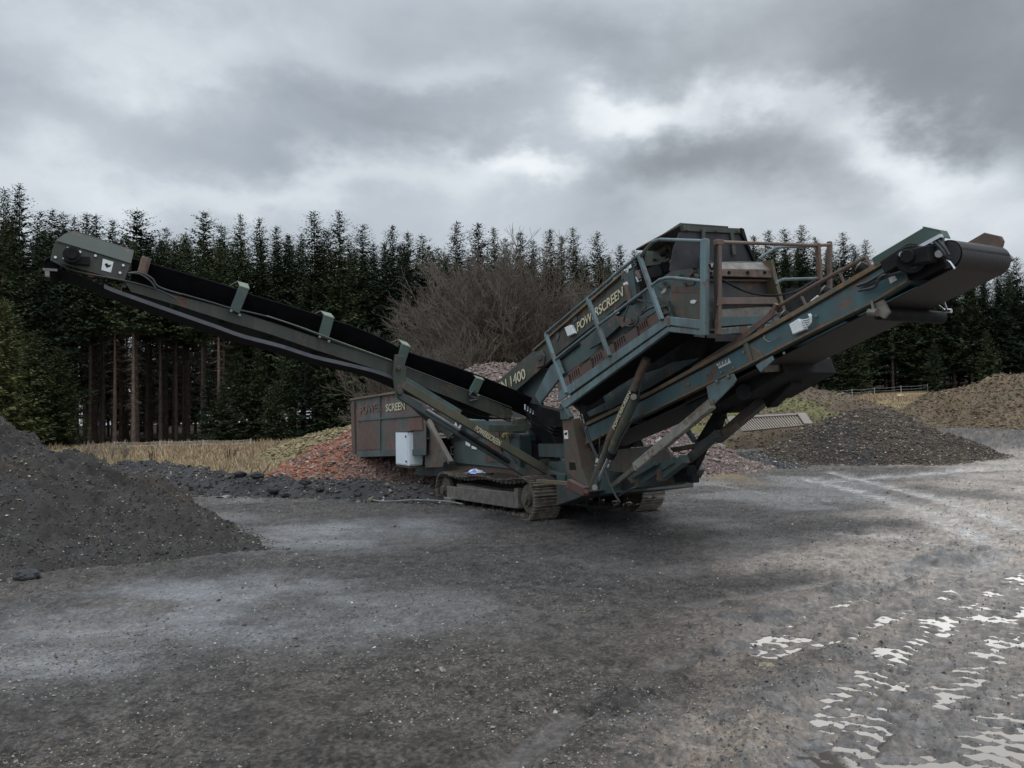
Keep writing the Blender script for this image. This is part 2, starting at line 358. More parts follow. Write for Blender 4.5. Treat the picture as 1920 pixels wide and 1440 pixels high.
# --- crawler tracks
def make_track(s0, width, name='crawler_track'):
    r = .33; tf = tt(L(1001, 938, 0)) - r; tb = -3.9 + r; zf, zb = r + .005, r - .10
    a = np.array([tf, zf]); b = np.array([tb, zb]); d = (b - a); Ld = np.linalg.norm(d); d /= Ld; nrmv = np.array([d[1], -d[0]])   # nrmv points down or up
    if nrmv[1] < 0: nrmv = -nrmv
    path = []
    N1 = 26
    for i in range(N1):
        k = i / N1; sag = -.05 * math.sin(math.pi * 2 * k) ** 2
        path.append(a + d * Ld * k + nrmv * (r + sag))
    for i in range(10):
        an = math.pi * i / 10; path.append(b + nrmv * r * math.cos(an) + d * r * math.sin(an))
    for i in range(N1): k = i / N1; path.append(b - d * Ld * k - nrmv * r)
    for i in range(10):
        an = math.pi * i / 10; path.append(a - nrmv * r * math.cos(an) - d * r * math.sin(an))
    path = np.array(path)
    seg = np.r_[0, np.cumsum(np.linalg.norm(np.diff(np.r_[path, path[:1]], axis=0), axis=1))]; tot = seg[-1]; pc = np.r_[path, path[:1]]
    at = lambda q: np.array([np.interp(q % tot, seg, pc[:, 0]), np.interp(q % tot, seg, pc[:, 1])])
    n = int(tot / .155); ch = MB(); lk = MB()
    cen = (a + b) / 2
    for i in range(n):
        q0, q1 = at(i * tot / n), at((i + .93) * tot / n); mid = (q0 + q1) / 2; tg = (q1 - q0) / np.linalg.norm(q1 - q0); no = np.array([tg[1], -tg[0]])
        if no @ (mid - at((i + .5) * tot / n + .0) + (mid - cen)) < 0: no = -no
        jit = random.uniform(-.004, .004)
        A = P(s0, q0[0], q0[1] + jit); B = P(s0, q1[0], q1[1] + jit); nn3 = u * no[0] + Z * no[1]
        ch.prism([A, B, B + nn3 * .022, A + nn3 * .022], v * width)
        for g in (.08, .5, .9):
            c0 = A + (B - A) * g + nn3 * .02; tl = nrm(B - A) * .008
            ch.prism([c0 - tl, c0 + tl, c0 + tl * .6 + nn3 * .024, c0 - tl * .6 + nn3 * .024], v * width)
        for w_ in (.12, .30):
            lk.prism([A - nn3 * .0, B - nn3 * .0, B - nn3 * .07, A - nn3 * .05], v * .045) if False else lk.prism([p + v * w_ for p in (A, B, A + (B - A) * .8 - nn3 * .075, A + (B - A) * .1 - nn3 * .06)], v * .05)
    t = ch.build(name, TRACKM, root)
    lk.build('chain_links', TRACKM, t)
    fr = MB()
    fa = a - d * -.45; fb = b - d * .5
    # boxed side frame
    for off in (.05, width - .13):
        q = [P(s0 + off, tf - .42, zf + .08), P(s0 + off, tb + .10, zb + .08), P(s0 + off, tb + .10, zb - .16), P(s0 + off, tf - .42, zf - .20)]
        fr.prism(q, v * .08)
    fr.box(P(s0 + width / 2, (tf + tb) / 2, (zf + zb) / 2), width * .6, Ld - 1.0, .2, v, u)
    fr.box(P(s0 + .03, tb + .30, zb - .20), .12, .35, .14, v, u); fr.box(P(s0 + .10, tf - .36, zf - .02), .12, .12, .34, v, u)
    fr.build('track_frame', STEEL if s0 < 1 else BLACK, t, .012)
    for cc in (a, b):
        w = MB(); c3 = P(s0 + .04, cc[0], cc[1])
        w.tube([c3 + v * .05, c3 + v * .12], .24, 24); w.tube([c3, c3 + v * .4], .13, 16); w.tube([c3 - v * .05, c3 + v * .05], .085, 14)
        for i in range(8):
            an = i * math.pi / 4; w.tube([c3 - v * .012 + (u * math.cos(an) + Z * math.sin(an)) * .10, c3 + v * .03 + (u * math.cos(an) + Z * math.sin(an)) * .10], .014, 6)
        w.build('drive_sprocket' if cc is a else 'idler_wheel', LEGM, t, smooth=True)
    for i in range(7):
        k = .14 + .72 * i / 6; c = a + d * Ld * k - nrmv * (r - .12); c3 = P(s0 + .12, c[0], c[1])
        MB().tube([c3, c3 + v * .06], .075, 12).tube([c3 - v * .04, c3 + v * .25], .035, 8).build('track_roller', BLACK, t, smooth=True)
    return t
make_track(0, .5); make_track(2.15, .5)

# --- chassis
c = MB()
plateL(c, [(778, 880), (800, 868), (835, 868), (985, 871), (1058, 890), (1058, 905), (900, 893), (835, 893), (782, 892)], .5, .12)
c.prism([P(.62, -5.2, .50), P(.62, 1.0, .55), P(.62, 1.0, .95), P(.62, -5.2, .78)], v * 1.45)
c.prism([P(.55, .1, .30), P(.55, 1.55, .52), P(.55, 1.55, .9), P(.55, .1, .95)], v * 1.6)
chassis = c.build('chassis', TEAL, root, .01)
c = MB(); plateL(c, [(1043, 903), (1072, 907), (1103, 922), (1085, 934), (1043, 948)], .25, .35); c.build('front_cross_member', TEALD, root, .01)
c = MB()
plateL(c, [(835, 874), (990, 877), (1020, 888), (1000, 894), (838, 891)], .46, .04); c.build('mud_guard_strip', RUSTM, chassis)

c = MB(); c.prism([P(.50, -3.7, .16), P(.50, .1, .2), P(.50, .1, .72), P(.50, -3.7, .56)], v * .04); c.build('inner_side_plate', BLACK, chassis)
# --- engine canopy
c = MB(); e0, e1 = L(850, 824, .42), L(912, 822, .42)
te0, te1 = tt(L(850, 866, .42)), tt(L(975, 866, .42))
zb_ = L(850, 868, .42)[2]
c.prism([P(.42, te0, zb_), P(.42, te1, zb_), P(.42, te1, 1.36), P(.42, te1 - .5, 1.62), P(.42, te0 + .2, 1.66), P(.42, te0, 1.3)], v * 1.7)
canopy = c.build('engine_canopy', TEAL, root, .015)
lou = MB()
for i in range(11):
    x = 911 + i * 2.9; a = L(x, 866, .405); b = L(x, 806, .405); lou.beam(a, b, .02, .05, v)
lou.build('louvre_panel', RUSTM, canopy)
c = MB(); c.beam(L(846, 852, .38), L(846, 838, .38), .02, .02); c.beam(L(846, 852, .38), L(850, 852, .38), .02, .02); c.beam(L(846, 838, .38), L(850, 838, .38), .02, .02); c.build('door_handle', STEEL, canopy)
for q in ([(873, 823), (882, 825), (881, 838), (873, 834)], [(884, 836), (894, 840), (893, 843), (884, 841)]):
    plateL(MB(), q, .405, .01).build('sticker', STICK, canopy)
c = MB(); c.box(L(951, 817, .36), .10, .16, .10, v, u); c.tube([L(951, 817, .36) - v * .09, L(951, 817, .36)], .05, 12); c.build('yellow_motor', YEL, canopy, .01)
c = MB(); plateL(c, [(849, 820), (912, 810), (975, 815), (975, 821), (912, 818), (849, 828)], .40, .02)
for x0 in (935, 945, 955):
    c.curve([L(x0, 810, .38), L(x0 + 2, 830, .36), L(x0 + 6, 848, .38), L(x0 + 22, 868, .4)], .012, 5)
c.build('hose_bundle', HOSE, canopy)
# teal rear box behind the leg
c = MB(); plateL(c, [(1008, 832), (1060, 832), (1060, 858), (1010, 857)], .6, .5); c.build('tank_box', TEAL, root, .01)
c = MB(); plateL(c, [(945, 800), (975, 795), (1058, 800), (1058, 838), (1002, 832), (975, 812)], .75, .4)
plateL(c, [(975, 812), (1005, 832), (1030, 858), (1018, 880), (1000, 868), (985, 840)], .66, .1); c.build('dark_belly_plate', BLACK, root)  # dark plates filling the black belly behind the leg

# --- feed hopper
HS = 0.0
h = MB(); plateL(h, [(660, 750), (798, 729), (798, 850), (662, 857)], HS, .03)
tb0, tb1 = tt(L(661, 800, HS)), tt(L(798, 800, HS))
zt0, zt1, zl0, zl1 = L(660, 750, HS)[2], L(798, 729, HS)[2], L(662, 857, HS)[2], L(798, 850, HS)[2]
h.prism([P(2.5, tb0, zt0), P(2.5, tb1, zt1), P(2.5, tb1, zl1), P(2.5, tb0, zl0)], v * .03)
h.prism([P(.03, tb0, zt0 - .2), P(2.5, tb0, zt0 - .2), P(2.5, tb0, zl0), P(.03, tb0, zl0)], u * .03)
h.prism([P(.03, tb1, zt1), P(2.5, tb1, zt1), P(1.7, tb1 - .3, zl1), P(.8, tb1 - .3, zl1)], u * .03)
h.prism([P(.03, tb0, zl0 + .45), P(2.5, tb0, zl0 + .45), P(2.5, tb1, zl1 + .3), P(.03, tb1, zl1 + .3)], Z * .03)
hopper = h.build('feed_hopper', paint('hopper_faded_paint', (.10, .112, .108), .62, .6, rcol=(.115, .062, .048)), root, .008)
h = MB(); h.beam(L(659, 749, HS - .03), L(799, 727, HS - .03), .1, .05, v)
h.build('top_rim', TAN, hopper)
h = MB()
h.channel(L(661, 755, HS - .05), L(663, 858, HS - .05), .08, .30, v)
h.build('corner_post', RUSTM, hopper)
h = MB(); h.beam(L(713, 742, HS - .02), L(713, 846, HS - .02), .04, .05, v); h.beam(L(670, 788, HS - .02), L(798, 777, HS - .02), .03, .05, v); h.build('stiffener_rib', TEAL, hopper)
h = MB(); plateL(h, [(668, 846), (760, 843), (798, 842), (798, 853), (668, 857)], HS - .025, .02); h.build('bottom_rail', TEAL, hopper)
h = MB(); plateL(h, [(671, 790), (712, 786), (711, 842), (671, 844)], HS - .015, .012); h.build('rusty_patch', RUSTM, hopper, label='large rust-brown lower panel of the hopper')
h = MB(); plateL(h, [(768, 784), (790, 784), (792, 806), (768, 807)], HS - .03, .02); h.build('red_brown_plate', paint('red_brown_plate', (.16, .07, .052), .5, .4), hopper)
textL('POWER', (675, 777), (716, 770), 15, HS - .02, hopper, m=plain('faded_lettering', (.17, .12, .10), .7))
textL('SCREEN', (724, 772), (759, 768), 14, HS - .02, hopper)

# --- electrical cabinet (two doors), hangs on the chassis side
k0 = L(765, 842, -.12); t1 = tt(k0); t0_ = tt(L(742, 842, -.12)); z0, z1 = L(766, 874, -.12)[2], L(765, 810, -.12)[2]
w_ = ss(T(793, 842, t1)) + .12
t0_ = max(t0_, t1 - .95)
c = MB(); c.prism([P(-.12, t0_, z0), P(-.12, t1, z0), P(-.12, t1, z1), P(-.12, t0_, z1)], v * w_)
cab = c.build('electrical_cabinet', WHITE, root, .012, label='white two-faced metal switch cabinet on the machine side')
c = MB(); c.prism([P(-.13, t0_ + .03, z0 + .03), P(-.13, t1 - .03, z0 + .03), P(-.13, t1 - .03, z1 - .03), P(-.13, t0_ + .03, z1 - .03)], v * .008)
c.prism([P(-.09, t1 + .012, z0 + .03), P(-.12 + w_ - .03, t1 + .012, z0 + .03), P(-.12 + w_ - .03, t1 + .012, z1 - .03), P(-.09, t1 + .012, z1 - .03)], -u * .01)
c.build('cabinet_door', WHITE, cab, .004)
for z in (z0 + .1, z1 - .1): MB().box(P(-.14, t1 - .08, z), .02, .03, .05, v, u).build('door_lock', BLACK, cab)
c = MB(); c.box(P(-.12 + w_ / 2, (t0_ + t1) / 2, z1 + .015), w_ + .04, t1 - t0_ + .06, .02, v, u); c.build('rain_cover', RUSTM, cab)
MB().box(P(-.12 + w_ / 2 + .1, (t0_ + t1) / 2, z0 - .03), w_ + .15, t1 - t0_ + .1, .03, v, u).build('cabinet_shelf', RUSTM, cab)
# gusset plates by the cabinet
c = MB(); plateL(c, [(795, 812), (803, 792), (832, 866), (830, 876), (797, 877)], .1, .06); c.beam(L(803, 790, .06), L(846, 868, .06), .10, .09, v)
plateL(c, [(803, 770), (838, 768), (846, 800), (820, 812)], .3, .05)
c.build('hopper_gusset', paint('gusset_paint', (.10, .092, .078), .65, .5), root, .006)
c = MB(); plateL(c, [(822, 800), (850, 778), (862, 800), (840, 824)], .25, .04); c.build('hopper_strut', OLIVE, root)

# --- main feed conveyor running up to the hood (lengthwise)
MS = .22
c = MB()
plateL(c, [(905, 738), (935, 712), (1003, 656), (1098, 577), (1168, 512), (1178, 517), (1178, 563), (1100, 620), (1045, 664), (1008, 697), (962, 738), (920, 752)], MS, .05)
plateL(c, [(905, 738), (935, 712), (1003, 656), (1098, 577), (1168, 512), (1178, 517), (1178, 563), (1100, 620), (1045, 664), (1008, 697), (962, 738), (920, 752)], MS + 1.05, .05)
mainc = c.build('main_conveyor', OLIVE, root, .006)
a_, b_ = L(912, 741, MS + .1), L(1215, 478, MS + .1)
c = MB(); c.sweep([a_, (a_ + b_) / 2, b_], [v * .02 + Z * .02, v * .28 - Z * .13, v * .62 - Z * .13, v * .88 + Z * .02, v * .88 + Z * 0, v * .62 - Z * .15, v * .28 - Z * .15, v * .02]); c.build('conveyor_belt', RUBBER, mainc)
c = MB(); c.beam(L(1001, 657, MS - .02), L(1172, 509, MS - .02), .05, .03, v); c.build('frame_flange', TAN, mainc)
textL('POWERSCREEN', (1083, 622), (1171, 553), 17, MS - .012, mainc, shear=.25)
textL('CHIEFTAIN 1400', (838, 822), (987, 716), 17, MS - .012, mainc) if False else textL('IN 1400', (938, 736), (986, 709), 19, MS - .012, mainc)
c = MB()
for x in range(6):
    q = (1118 + x * 3.2, 566 - x * 2.5); c.beam(L(*q, MS - .01), L(q[0], q[1] - 14, MS - .01), .008, .012, v)
    q = (1134 + x * 3.2, 586 - x * 2.5); c.beam(L(*q, MS - .01), L(q[0], q[1] - 12, MS - .01), .008, .012, v)
c.build('vent_slots', RUSTM, mainc)
c = MB(); c.tube([L(1011, 670, MS - .08), L(1011, 670, MS)], .05, 12); plateL(c, [(1003, 661), (1016, 656), (1021, 668), (1018, 686), (1006, 690)], MS - .03, .03); c.build('pivot_plate', TEALD, mainc, .005)
c = MB(); plateL(c, [(1058, 614), (1070, 609), (1077, 625), (1064, 631)], MS - .05, .1); c.build('junction_box', STICK, mainc, .006)
c = MB(); plateL(c, [(1040, 627), (1046, 621), (1049, 628), (1044, 640)], MS - .012, .01); plateL(c, [(1073, 595), (1080, 590), (1082, 600), (1075, 605)], MS - .012, .01); c.build('warning_sticker', BELTG, mainc)
# lower teal blades between main conveyor and walkway foot
c = MB(); plateL(c, [(1002, 742), (1030, 688), (1046, 674), (1056, 700), (1012, 757)], .05, .04); c.build('teal_wing_plate', TEALL, root, .005)
c = MB(); plateL(c, [(972, 715), (1008, 694), (1030, 690), (1004, 740), (1014, 760), (990, 756)], .35, .04); c.build('conveyor_skirt', TEALD, root, .005)

# --- head of the main conveyor and rubber hood
c = MB()
plateL(c, [(1196, 502), (1206, 478), (1232, 452), (1280, 424), (1280, 434), (1252, 453), (1258, 470), (1251, 490), (1232, 497), (1206, 500)], .12, .05)
c.beam(L(1243, 446, .1), L(1281, 422, .1), .08, .06, v)
for q in ((1226, 466), (1240, 459), (1225, 487), (1253, 486), (1276, 432), (1246, 482)): c.tube([L(*q, .07), L(*q, .13)], .018, 8)
head = c.build('conveyor_head', OLIVE, root, .006)
c = MB(); c.tube([L(1213, 492, .15), L(1213, 492, 1.1)], .14, 20); c.build('head_drum', RUBBER, head, smooth=True)
c = MB(); plateL(c, [(1178, 505), (1200, 496), (1252, 492), (1262, 500), (1225, 545), (1190, 545)], .3, .5)
c.tube([L(1247, 500, .14), L(1247, 500, .4)], .07, 12); c.tube([L(1240, 478, .05), L(1252, 470, .05)], .03, 8); c.box(L(1238, 510, .2), .2, .3, .14, v, u)
c.build('vibrator_drive', BLACK, root)
TF = tt(L(1325, 550, .05))
c = MB()
plateT(c, [(1274, 436), (1320, 436), (1392, 440), (1402, 462), (1417, 494), (1340, 497), (1256, 508), (1262, 470)], TF - .15, .015)
hood = c.build('rubber_hood', RUBBERG, root)
c = MB(); plateT(c, [(1280, 421), (1365, 427), (1392, 428), (1393, 438), (1283, 433)], TF - .13, .06)
plateT(c, [(1317, 432), (1323, 432), (1323, 452), (1317, 452)], TF - .10, .02); plateT(c, [(1370, 437), (1376, 437), (1381, 477), (1375, 478)], TF - .11, .02)
c.prism([T(1280, 421, TF - .13), T(1366, 427, TF - .13), T(1366, 427, TF - .13) - u * .9 - Z * .12, T(1280, 421, TF - .13) - u * .9 - Z * .12], Z * .02)
c.build('hood_frame', OLIVE, hood, .004)
c = MB(); c.prism([T(1390, 427, TF - .11), T(1395, 429, TF - .11), T(1402, 452, TF - .11), T(1420, 494, TF - .11), T(1417, 495, TF - .11), T(1392, 440, TF - .11)], -u * .5); c.build('hood_side_fin', BLACK, hood)
c = MB()
for q in ((1290, 430), (1318, 430), (1345, 432), (1385, 433)): c.tube([T(*q, TF - .10), T(*q, TF - .14)], .012, 6)
c.build('hood_bolts', STEEL, hood)

# --- screen box: side, front boards
c = MB()
plateL(c, [(1243, 545), (1226, 532), (1258, 508), (1300, 487), (1311, 480), (1325, 484), (1325, 600), (1258, 598), (1240, 590), (1232, 560)], .08, .04)
plateL(c, [(1046, 672), (1100, 632), (1178, 566), (1230, 528), (1262, 556), (1262, 600), (1062, 742)], .14, .04)
plateL(c, [(1060, 700), (1200, 560), (1325, 520), (1325, 600), (1240, 610), (1070, 745)], 1.3, .04)
screen = c.build('screen_box', TEAL, root, .006)
c = MB(); plateL(c, [(1255, 549), (1320, 552), (1322, 600), (1262, 594)], .02, .03); c.build('olive_side_panel', paint('olive_rusty_panel', (.095, .096, .070), .55, .7), screen, .004)
c = MB(); plateL(c, [(1284, 536), (1284, 520), (1300, 503), (1306, 520), (1300, 534)], .065, .012); plateL(c, [(1266, 536), (1310, 540), (1318, 552), (1258, 548)], .068, .01); c.build('rust_scab', RUSTM, screen)
c = MB(); c.box(L(1297, 507, .05), .06, .10, .12, v, nrm(u + Z * .5)); c.beam(L(1303, 514, .04), L(1312, 520, .04), .03, .03, v)
for q in ((1276, 518), (1284, 532), (1244, 530), (1251, 536)): c.tube([L(*q, .04), L(*q, .09)], .022, 8)
c.build('pivot_bracket', LEGM, screen)
c = MB(); plateL(c, [(1294, 564), (1300, 562), (1306, 564), (1302, 569), (1295, 569)], .012, .01); c.build('sticker', STICK, screen)
textL('1400', (1241, 553), (1250, 545), 7, .05, screen)
c = MB(); c.beam(L(1232, 560, .0), L(1262, 596, .0), .06, .05, v); c.beam(L(1240, 576, -.03), L(1256, 572, -.03), .05, .02, v); c.beam(L(1246, 588, -.03), L(1260, 585, -.03), .05, .02, v); c.beam(L(1254, 565, -.03), L(1262, 598, -.03), .04, .02, v)
c.build('step_frame', TEALD, screen)
# ribs and boxes on the long side
c = MB()
for x0, y0 in ((1178, 560), (1186, 548)):
    c.beam(L(x0, y0 - 40, .05), L(x0 + 8, y0 + 10, .05), .08, .10, v)
c.beam(L(1170, 520, .1), L(1205, 512, .1), .1, .08, v)
plateL(c, [(1105, 655), (1127, 594), (1150, 590), (1163, 610), (1130, 640)], .05, .04)
c.build('side_rib', TEALD, screen, .004)
c = MB(); plateL(c, [(1150, 592), (1182, 598), (1184, 606), (1166, 614)], .04, .04); c.build('rust_ledge', RUSTM, screen)
for q in ([(1152, 583), (1158, 580), (1160, 586), (1154, 590)], [(1191, 519), (1200, 517), (1202, 526), (1195, 529)], [(1168, 531), (1175, 528), (1177, 534), (1170, 537)]):
    c = MB(); plateL(c, q, -.0, .01); c.build('sticker', STICK, screen)
c = MB(); c.tube([L(1174, 535, 0), L(1182, 565, 0)], .035, 8); c.tube([L(1194, 510, 0), L(1201, 524, 0)], .03, 8); c.build('filter_cylinder', RUSTM, screen)
c = MB()
c.curve([L(1180, 568, -.1), L(1172, 590, -.15), L(1170, 605, -.15), L(1180, 612, -.15), L(1194, 607, -.15), L(1197, 594, -.15), L(1192, 588, -.15)], .012)
c.curve([L(1205, 550, -.05), L(1212, 575, -.08), L(1202, 585, -.08)], .01); c.curve([L(1195, 562, -.05), L(1225, 568, -.05), L(1236, 570, -.05)], .01)
c.curve([L(1202, 590, -.06), L(1215, 580, -.1), L(1235, 572, -.05)], .015)
c.build('looped_hose', HOSE, screen, smooth=True)
# perforated guards above the kick board
def lerp(a, b, k): return (a[0] + (b[0] - a[0]) * k, a[1] + (b[1] - a[1]) * k)
g0, g1 = (1048, 738), (1240, 600)
for i in range(9):
    c = MB(); k0, k1 = i / 9, (i + .96) / 9; p0, p1 = lerp(g0, g1, k0), lerp(g0, g1, k1)
    hh = 29 if i % 2 else 25; st = -.03 - (.03 if i % 2 == 0 else 0)
    bl0, bl1 = L(*p0, st), L(*p1, st); e = bl1 - bl0; upv = nrm(np.cross(v, e)); upv = upv * (1 if upv[2] > 0 else -1); HH = np.linalg.norm(L(p0[0], p0[1] - hh, st) - bl0) * .86
    W_ = np.linalg.norm(e); e = e / W_
    # plate with slots: frame strips
    q = lambda x, y: bl0 + e * x * W_ + upv * y * HH
    if i % 2 == 0:
        c.prism([q(0, 0), q(1, 0), q(1, 1), q(0, 1)], v * .012)
    else:
        c.prism([q(0, 0), q(1, 0), q(1, .28), q(0, .28)], v * .012); c.prism([q(0, .82), q(1, .82), q(1, 1), q(0, 1)], v * .012)
        for j in range(6): c.prism([q(j / 5.3 - .0, .28), q(j / 5.3 + .09, .28), q(j / 5.3 + .09, .82), q(j / 5.3, .82)], v * .012)
    c.prism([q(0, 1), q(1, 1), q(1, 1) + v * .1 + upv * .03, q(0, 1) + v * .1 + upv * .03], -upv * .012)
    gd = c.build('slotted_guard', [RUSTM, TEAL][0] if i % 3 else paint('mauve_rust', (.115, .082, .078), .4, .4), screen)
c = MB(); plateL(c, [(1048, 742), (1240, 604), (1240, 576), (1048, 710)], .06, .02); c.build('slot_shade_sheet', BLACK, screen)  # black sheet added behind the guards so the slots look dark
c = MB(); plateL(c, [(1042, 670), (1082, 640), (1085, 646), (1045, 678)], .1, .03); c.build('gap_shade_strip', BLACK, screen)  # black strip standing in for the shade of the gap
c = MB(); plateL(c, [(1130, 602), (1172, 564), (1174, 573), (1134, 610)], .1, .03); c.build('gap_shade_strip', BLACK, screen)  # second strip of painted gap shade
# front boards (crosswise)
c = MB()
plateT(c, [(1325, 484), (1340, 494), (1446, 488), (1452, 505), (1470, 582), (1462, 640), (1325, 640)], TF, .03)
fb = c.build('front_plate', paint('dark_front_steel', (.045, .042, .045), .35, .7), root)
def board(name, px, t, th, m, tilt=0, bev=.006): c = MB(); plateT(c, px, t, th); return c.build(name, m, fb, bev)
c = MB(); pa, pb = T(1328, 504, TF + .10), T(1450, 506, TF + .10); c.prism([pa, pb, T(1446, 489, TF - .02), T(1328, 492, TF - .02)], -Z * .015); c.build('sloped_chute_lip', STEEL, fb)
board('timber_board', [(1327, 503), (1450, 505), (1452, 521), (1327, 517)], TF + .12, .05, WOODM)
c = MB(); 
for q in ((1333, 512), (1367, 511), (1402, 511), (1434, 511)): c.tube([T(*q, TF + .135), T(*q, TF + .1)], .02, 8)
c.build('board_bolts', BLACK, fb)
board('steel_ledge', [(1327, 523), (1451, 523), (1452, 528), (1327, 527)], TF + .06, .06, LEGM)
board('rusty_board', [(1345, 558), (1455, 557), (1462, 570), (1345, 571)], TF + .12, .05, RUSTL)
board('grey_board', [(1345, 580), (1440, 574), (1458, 578), (1452, 592), (1345, 596)], TF + .08, .05, STEEL)
board('teal_front_panel', [(1345, 596), (1452, 590), (1472, 604), (1345, 613)], TF + .10, .05, TEAL)
c = MB(); c.prism([T(1446, 487, TF + .14), T(1449, 487, TF + .14), T(1474, 582, TF + .14), T(1469, 584, TF + .14), T(1450, 520, TF + .14)], -u * .35); c.build('chute_side_plate', TAN, fb)

# --- walkway with handrails
WS = -.5
c = MB(); wl = MB()
plateL(c, [(1046, 736), (1250, 593), (1318, 600), (1318, 618), (1252, 609), (1046, 754)], WS, .02)
plateL(wl, [(1050, 757), (1252, 612), (1316, 619), (1316, 629), (1253, 622), (1058, 766)], WS + .01, .05)
walk = c.build('walkway', TEALL, root, .005, label='light teal walkway kick board with lower stringer')
wl.build('stringer', TEALL, walk, .005)
c = MB(); c.prism([L(1050, 757, WS + .02), L(1252, 611, WS + .02), L(1316, 619, WS + .02), L(1316, 619, WS + .02) + v * .5, L(1252, 611, WS + .02) + v * .5, L(1050, 757, WS + .02) + v * .5], -Z * .03); c.build('walkway_deck', BLACK, walk)
c = MB(); plateL(c, [(1249, 596), (1256, 594), (1256, 610), (1251, 612)], WS - .004, .02); c.build('rust_joint', RUSTM, walk)
def rail(px, s, r, m, name, par, fn=L, n=10): return MB().tube([fn(x, y, s) for x, y in px], r, n).build(name, m, par, smooth=True)
for a, b in (((1023, 626), (1062, 738)), ((1102, 560), (1143, 668)), ((1198, 478), (1241, 600))):
    MB().beam(L(*a, WS - .02), L(*b, WS - .02), .05, .05, v).build('rail_post', TEALL, walk, .006)
MB().beam(L(1321, 448, WS - .02), L(1320, 629, WS - .02), .06, .075, v).beam(L(1327, 449, WS + .04), L(1326, 629, WS + .04), .05, .02, v).build('corner_post', TEALL, walk, .006)
rail([(1022, 626), (1102, 559), (1199, 477)], WS - .02, .019, TEALL, 'top_rail', walk)
rail([(1200, 482), (1212, 468), (1225, 453), (1238, 449), (1318, 452)], WS - .02, .02, TEALL, 'top_rail', walk)
rail([(1041, 674), (1122, 610), (1220, 537), (1236, 525), (1250, 521), (1264, 521), (1318, 527)], WS - .02, .019, TEALL, 'middle_rail', walk)
rail([(1201, 480), (1212, 467), (1224, 453)], WS - .022, .0205, RUSTM, 'rusty_rail_bend', walk)
# front gate post and crosswise rails (over the front)
TW = tt(L(1330, 540, WS))
c = MB(); c.beam(T(1347.5, 453, TW), T(1346.5, 628, TW), .05, .06, v); c.box(T(1347.5, 455, TW), .09, .07, .06, v, u); c.box(T(1343, 566, TW), .05, .06, .10, v, u)
c.build('rusty_gate_post', RUSTM, walk, .006)
TP = TW
rail([(1350, 454), (1440, 457), (1534, 460), (1556, 459)], TP, .019, RUSTL, 'rusty_top_rail', walk, T)
c = MB(); c.beam(T(1533, 456, TP), T(1538, 524, TP), .045, .05, v); c.build('rail_post', RUSTM, walk, .005)
TQ = TP - .1
c = MB(); c.beam(T(1555, 453, TQ), T(1556, 552, TQ), .045, .05, v); c.build('rail_post', RUSTM, walk, .005)
rail([(1422, 486), (1438, 475), (1454, 465), (1470, 463), (1532, 461)], TQ - .2, .018, TEALL, 'far_top_rail', walk, T)
rail([(1456, 534), (1458, 528), (1468, 524), (1536, 522)], TQ - .2, .018, TEALL, 'far_middle_rail', walk, T)
c = MB(); pts = spline([T(*q, TP + .02) for q in ((1352, 523), (1375, 536), (1400, 547), (1430, 553), (1462, 553), (1495, 545), (1530, 524))], 5)
c.tube(pts, .012, 6); c.build('safety_chain', BLACK, walk)
c = MB(); c.tube([T(*q, TW + .05) for q in ((1342, 462), (1341, 480), (1340, 520), (1342, 560), (1338, 600))], .018, 5); c.curve([T(1330, 495, TW), T(1334, 505, TW), T(1338, 500, TW), T(1341, 492, TW)], .012); c.build('hanging_chain', BLACK, walk)
# front toe board
c = MB(); plateT(c, [(1343, 616), (1405, 611), (1475, 604), (1492, 604), (1488, 612), (1400, 623), (1343, 629)], TW - .1, .03); c.build('front_toe_board', TEALL, walk, .005)
c = MB(); plateT(c, [(1387, 612), (1402, 611), (1402, 624), (1387, 625)], TW - .095, .02); c.build('rust_patch', RUSTM, walk)
# dark box panel right of the front (beyond the belt)
c = MB(); plateT(c, [(1472, 541), (1535, 537), (1560, 542), (1560, 570), (1500, 592), (1474, 588)], TF - .3, .04); c.build('rear_side_panel', BLACK, root)

# --- dark underside: black hopper body added as interior shade, and cross parts
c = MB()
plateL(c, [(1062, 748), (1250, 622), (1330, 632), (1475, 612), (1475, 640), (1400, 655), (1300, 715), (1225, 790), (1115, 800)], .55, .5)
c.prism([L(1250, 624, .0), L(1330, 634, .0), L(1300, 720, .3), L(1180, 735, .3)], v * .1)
und = c.build('hopper_shade_body', BLACK, root)
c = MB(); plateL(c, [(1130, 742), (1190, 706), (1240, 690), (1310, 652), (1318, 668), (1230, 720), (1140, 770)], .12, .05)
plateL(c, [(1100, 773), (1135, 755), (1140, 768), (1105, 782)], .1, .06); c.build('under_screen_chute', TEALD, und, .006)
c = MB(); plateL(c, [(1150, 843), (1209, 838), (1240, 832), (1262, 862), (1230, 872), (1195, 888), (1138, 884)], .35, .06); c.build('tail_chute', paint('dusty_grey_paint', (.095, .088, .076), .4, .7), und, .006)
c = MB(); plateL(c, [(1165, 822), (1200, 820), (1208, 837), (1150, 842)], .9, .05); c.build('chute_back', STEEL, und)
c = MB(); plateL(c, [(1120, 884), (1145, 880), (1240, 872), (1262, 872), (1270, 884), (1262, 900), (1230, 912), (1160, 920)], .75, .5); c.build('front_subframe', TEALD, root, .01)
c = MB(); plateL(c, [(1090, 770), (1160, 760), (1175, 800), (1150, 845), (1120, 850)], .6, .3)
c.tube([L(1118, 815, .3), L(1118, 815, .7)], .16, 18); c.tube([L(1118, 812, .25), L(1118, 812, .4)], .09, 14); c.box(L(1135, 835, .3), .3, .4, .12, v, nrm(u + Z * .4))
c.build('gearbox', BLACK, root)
c = MB(); c.box(L(1130, 832, .25), .1, .45, .14, v, nrm(u + Z * .45)); c.build('gearbox_arm', LEGM, root)

